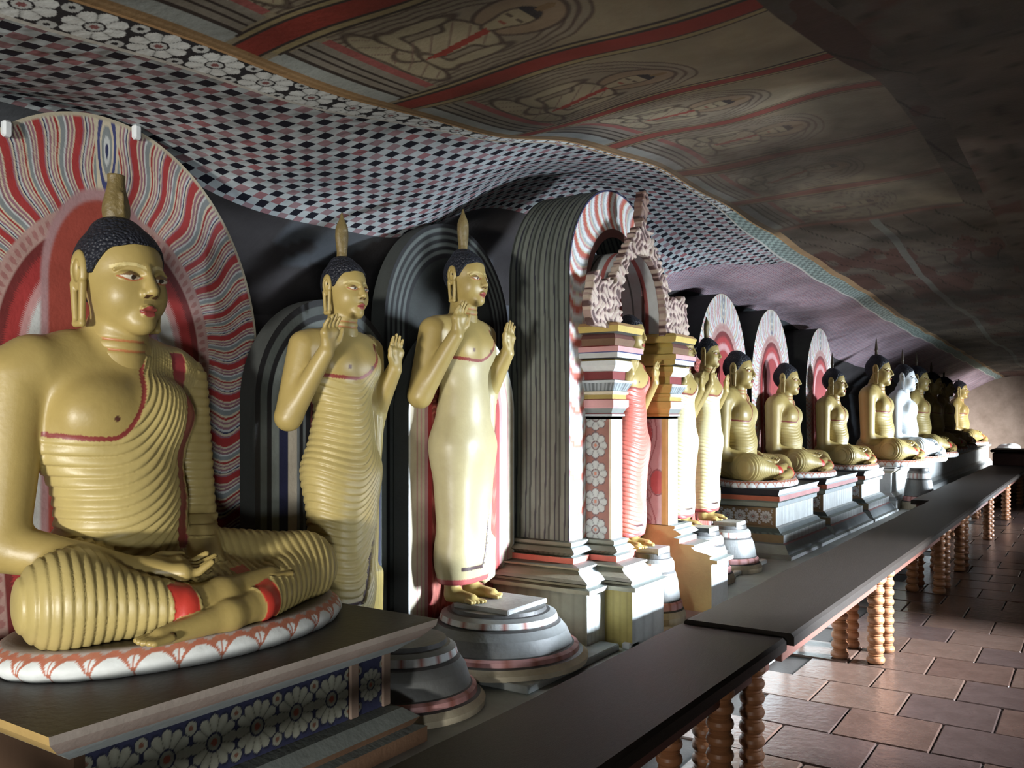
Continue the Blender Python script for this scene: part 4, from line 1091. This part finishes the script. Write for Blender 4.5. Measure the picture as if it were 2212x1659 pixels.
def ccap(s, e, q):
    c = np.array(cap_c[s], float)
    K = np.tile(c, (len(q), 1))
    if s == 12: K = K*np.where(np.mod(q/.022, 1) < .45, .4, 1)[:, None]
    return K
mb = sweep(shaft, capi, ccap, False, .008); mb.add([(-2.63, 4.57, 2.15), (-2.33, 4.57, 2.15), (-2.33, 4.885, 2.15), (-2.63, 4.885, 2.15)], [(0, 1, 2, 3)], YEL)
obj('capital', mb.mesh('capital'), M_paint, sh)
# far pillar
Yf = 5.485
shaft2 = [(-2.62, Yf), (-2.41, Yf), (-2.41, Yf+.155), (-2.62, Yf+.155)]
def yellow(a, z, ln):
    K = np.tile(np.array((.45, .39, .14)), (len(a), 1))*(.85+.3*fbm(a*9, z*5))[:, None]
    v = a < ln-.050; K[v] = (.47, .50, .53)
    w = .085+.04*np.sin(z*9.5); K[v & (np.abs(a-w) < .005)] = (.30, .22, .24)
    q = np.hypot((a-.085+.045*np.sign(np.sin(z*9.5)))/.05, (np.mod(z, .33)-.165)/.08); K[v & (q < 1)] = (.40, .15, .16); K[v & (np.abs(q-1.08) < .07)] = (.24, .18, .20)
    K[v & (np.abs(np.hypot(a-.05, np.mod(z, .165)-.08)-.035) < .005)] = (.34, .26, .28)
    K[np.abs(a-(ln-.012)) < .006] = (.60, .54, .25)
    return K
pillar(shaft2, [yellow, leafy, leafy])
mb = sweep(shaft2, capi, lambda s, e, q: ccap(s, e, q) if e else np.tile(YEL, (len(q), 1)), False, .008); mb.add([(-2.63, Yf-.085, 2.15), (-2.33, Yf-.085, 2.15), (-2.33, Yf+.24, 2.15), (-2.63, Yf+.24, 2.15)], [(0, 1, 2, 3)], YEL)
obj('capital', mb.mesh('capital'), M_paint, sh)
mb = MB()
for s_, ((o0, z0), (o1, z1)) in enumerate(zip(base_pr[:-1], base_pr[1:])):
    x0, x1 = -2.41+o0*1.12, -2.41+o1*1.12
    c = np.array(base_c[s_], float)
    n_ = 18; f = np.linspace(Yf, Yf+.30, n_+1); Vv = np.stack([np.c_[np.full(n_+1, x0), f, np.full(n_+1, z0)], np.c_[np.full(n_+1, x1), f, np.full(n_+1, z1)]], 1).reshape(-1, 3)
    Kk = np.tile(c, (len(Vv), 1))
    if s_ == 14: Kk = Kk*np.repeat(np.where(np.arange(n_+1) % 2, .6, 1), 2)[:, None]
    mb.add(Vv, [(2*i, 2*i+2, 2*i+3, 2*i+1) for i in range(n_)], Kk)
    if abs(z1-z0) > 1e-4: mb.add([(-2.9, Yf, z0), (x0, Yf, z0), (x1, Yf, z1), (-2.9, Yf, z1)], [(0, 1, 2, 3)], np.array((.42, .36, .15)))
    mb.add([(-2.9, Yf+.30, z0), (x0, Yf+.30, z0), (x1, Yf+.30, z1), (-2.9, Yf+.30, z1)], [(3, 2, 1, 0)], GREY)
obj('pillar_base', mb.mesh('pillar_base'), M_paint, sh)
# the carved arch above the pillars
def torana_sdf(P):
    x, y, z = P.T; ay = np.abs(y)
    w = .47-.44*np.clip((z-2.24)/.56, 0, 1)**1.35
    outer = np.maximum(ay-w, np.maximum(z-2.84, 2.12-z))*.85
    inn = np.where(z > 2.22, np.hypot(y/.33, (z-2.22)/.40)-1, ay/.33-1)*.33
    d = np.maximum(outer, -inn)
    lobes = []
    for sg in (-1, 1):
        lb = np.hypot((y-sg*.56)/.15, (z-2.24)/.15)-1; lb = lb*.14
        lb = smin(lb, np.hypot((y-sg*.62)/.8, (z-2.37)/1.0)-.062, .04)
        lb = smin(lb, np.hypot(y-sg*.47, (z-2.36))-.05, .03)
        lobes.append(np.maximum(lb, 2.12-z))
    d = smin(d, np.minimum(*lobes), .02)
    for zz, yy, r in [(2.86, 0, .055), (2.93, 0, .045), (2.99, .01, .032)]: d = smin(d, np.hypot(y-yy, z-zz)-r, .02)
    for k in range(9):
        zk = 2.44+.04*k; wk = .47-.44*min(1, max(0, (zk-2.24)/.56))**1.35
        d = np.minimum(d, np.hypot(ay-wk-.012, z-zk)-.021)
    th = np.abs(x+.01)-.028
    d3 = np.maximum(d, th)
    rel = np.sin(y*62+2.5*np.sin(z*41))*np.sin(z*58+2.5*np.sin(y*37))
    fr = np.clip((x-.004)/.012, 0, 1)*(d < .01)
    return d3-fr*(.012*rel)-fr*.008*np.exp(-((inn-.035)/.018)**2)*np.sign(np.sin(np.arctan2(z-2.22, y)*34))
V, F = nets(torana_sdf, (-.07, -.78, 2.08), (.07, .78, 3.06), .0065)
V = relax(V, F, 1)
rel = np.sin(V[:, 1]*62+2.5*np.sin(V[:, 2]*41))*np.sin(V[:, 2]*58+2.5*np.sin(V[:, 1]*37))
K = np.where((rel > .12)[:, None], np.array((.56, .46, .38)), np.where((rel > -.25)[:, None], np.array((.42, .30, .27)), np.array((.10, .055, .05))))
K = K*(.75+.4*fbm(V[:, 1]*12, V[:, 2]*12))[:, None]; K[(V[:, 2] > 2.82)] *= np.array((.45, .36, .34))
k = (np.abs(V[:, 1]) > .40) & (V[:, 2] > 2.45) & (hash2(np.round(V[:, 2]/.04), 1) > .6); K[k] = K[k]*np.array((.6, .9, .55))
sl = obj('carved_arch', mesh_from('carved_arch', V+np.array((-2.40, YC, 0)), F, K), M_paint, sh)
# inner dark front between the pillars' tops
board('red scaled round-topped board behind red-robed statue inside the shrine', -2.60, YC+.005, .405, 1.98, .52, [(.012, DARK), (.03, DARK*2), (.02, MAUVE*.7), (9, np.array((.30, .075, .06)))], True, .03)
pedestal('white drum pedestal on platform between the two shrine pillars', (-2.36, 5.12, .318), (.42, .42, 1.42))

# ------------------------------------------------------------------ the statues
seated_statue('nearest and biggest golden seated statue, hands in lap, before the large wavy arch', (-3.0, 1.91, .881), 0, 1.07, 'flame')
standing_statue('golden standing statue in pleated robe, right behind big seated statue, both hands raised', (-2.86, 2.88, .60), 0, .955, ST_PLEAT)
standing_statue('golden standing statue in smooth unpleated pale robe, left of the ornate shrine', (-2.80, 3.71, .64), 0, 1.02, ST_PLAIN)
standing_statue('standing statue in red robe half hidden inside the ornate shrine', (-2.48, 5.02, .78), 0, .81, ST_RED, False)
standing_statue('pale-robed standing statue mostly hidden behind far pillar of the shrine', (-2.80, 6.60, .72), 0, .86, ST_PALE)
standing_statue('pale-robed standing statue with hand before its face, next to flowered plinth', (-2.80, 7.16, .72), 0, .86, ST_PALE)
seated_statue('golden seated statue before the first pale pink arch, above flowered plinth end', (-3.0, 8.50, .995), 0, .93, None)
seated_statue('golden seated statue before second pale arch, on plinth after the dark gap', (-3.0, 10.1, .995), 0, .90, None)
seated_statue('dim golden seated statue before the third pale arch with dark side', (-2.95, 12.05, .985), 0, .93, 'spike')
big = seated_statue('tallest golden seated statue of the far row, with tall dark crown spike', (-2.72, 13.65, .99), 0, 1.12, 'spike')
GRP = None
ws = seated_statue('white seated statue with black hair in the far row', (-2.62, 15.1, .99), 0, 1.07, 'spike')
b = [c for c in ws.children if c.name.startswith('body')][0]; b.data = b.data.copy(); b.data.materials.clear(); b.data.materials.append(M_white)
for lab, y, x in (('golden seated statue right after the white one in the far row', 17.0, -2.72), ('smaller looking golden seated statue, third from the end of the row', 19.6, -2.86), ('dim seated statue, second from the end of the row', 22.0, -2.95), ('last dim seated statue at the far end of the row', 24.5, -2.95)):
    seated_statue(lab, (x, y, .99), 0, 1.12, 'spike')
# dark box at the end of the aisle
t = thing('offering_box', 'dark reddish wooden box standing on far end of the table row', 'box', (-1.45, 21.2, 0))
V, F = bevel_box((-.42, -.5, 0), (.30, .5, .86), .03); obj('box_body', mesh_from('box_body', V, F, None, False), M_apron, t)
V, F = bevel_box((-.46, -.54, .86), (.34, .54, .92), .02); obj('lid', mesh_from('lid', V, F, None, False), M_wood, t)
# white bundle shape added in place of a bright light spot past the bench
t = thing('bright_spot_form', 'added white rounded shape standing in for a bright light spot beyond the last seated statue', 'shape', (-2.0, 26.3, .318))
def bundle(P): return smins([ell(P, (0, 0, .25), (.30, .36, .28)), ell(P, (.1, -.2, .45), (.2, .2, .14)), ell(P, (-.1, .15, .42), (.2, .22, .14))], .08)-.008*np.sin(P[:, 1]*40)*np.sin(P[:, 2]*31)
V, F = nets(bundle, (-.4, -.5, 0), (.4, .5, .7), .025)
obj('spot_form', mesh_from('spot_form', V, F), M_white, t)
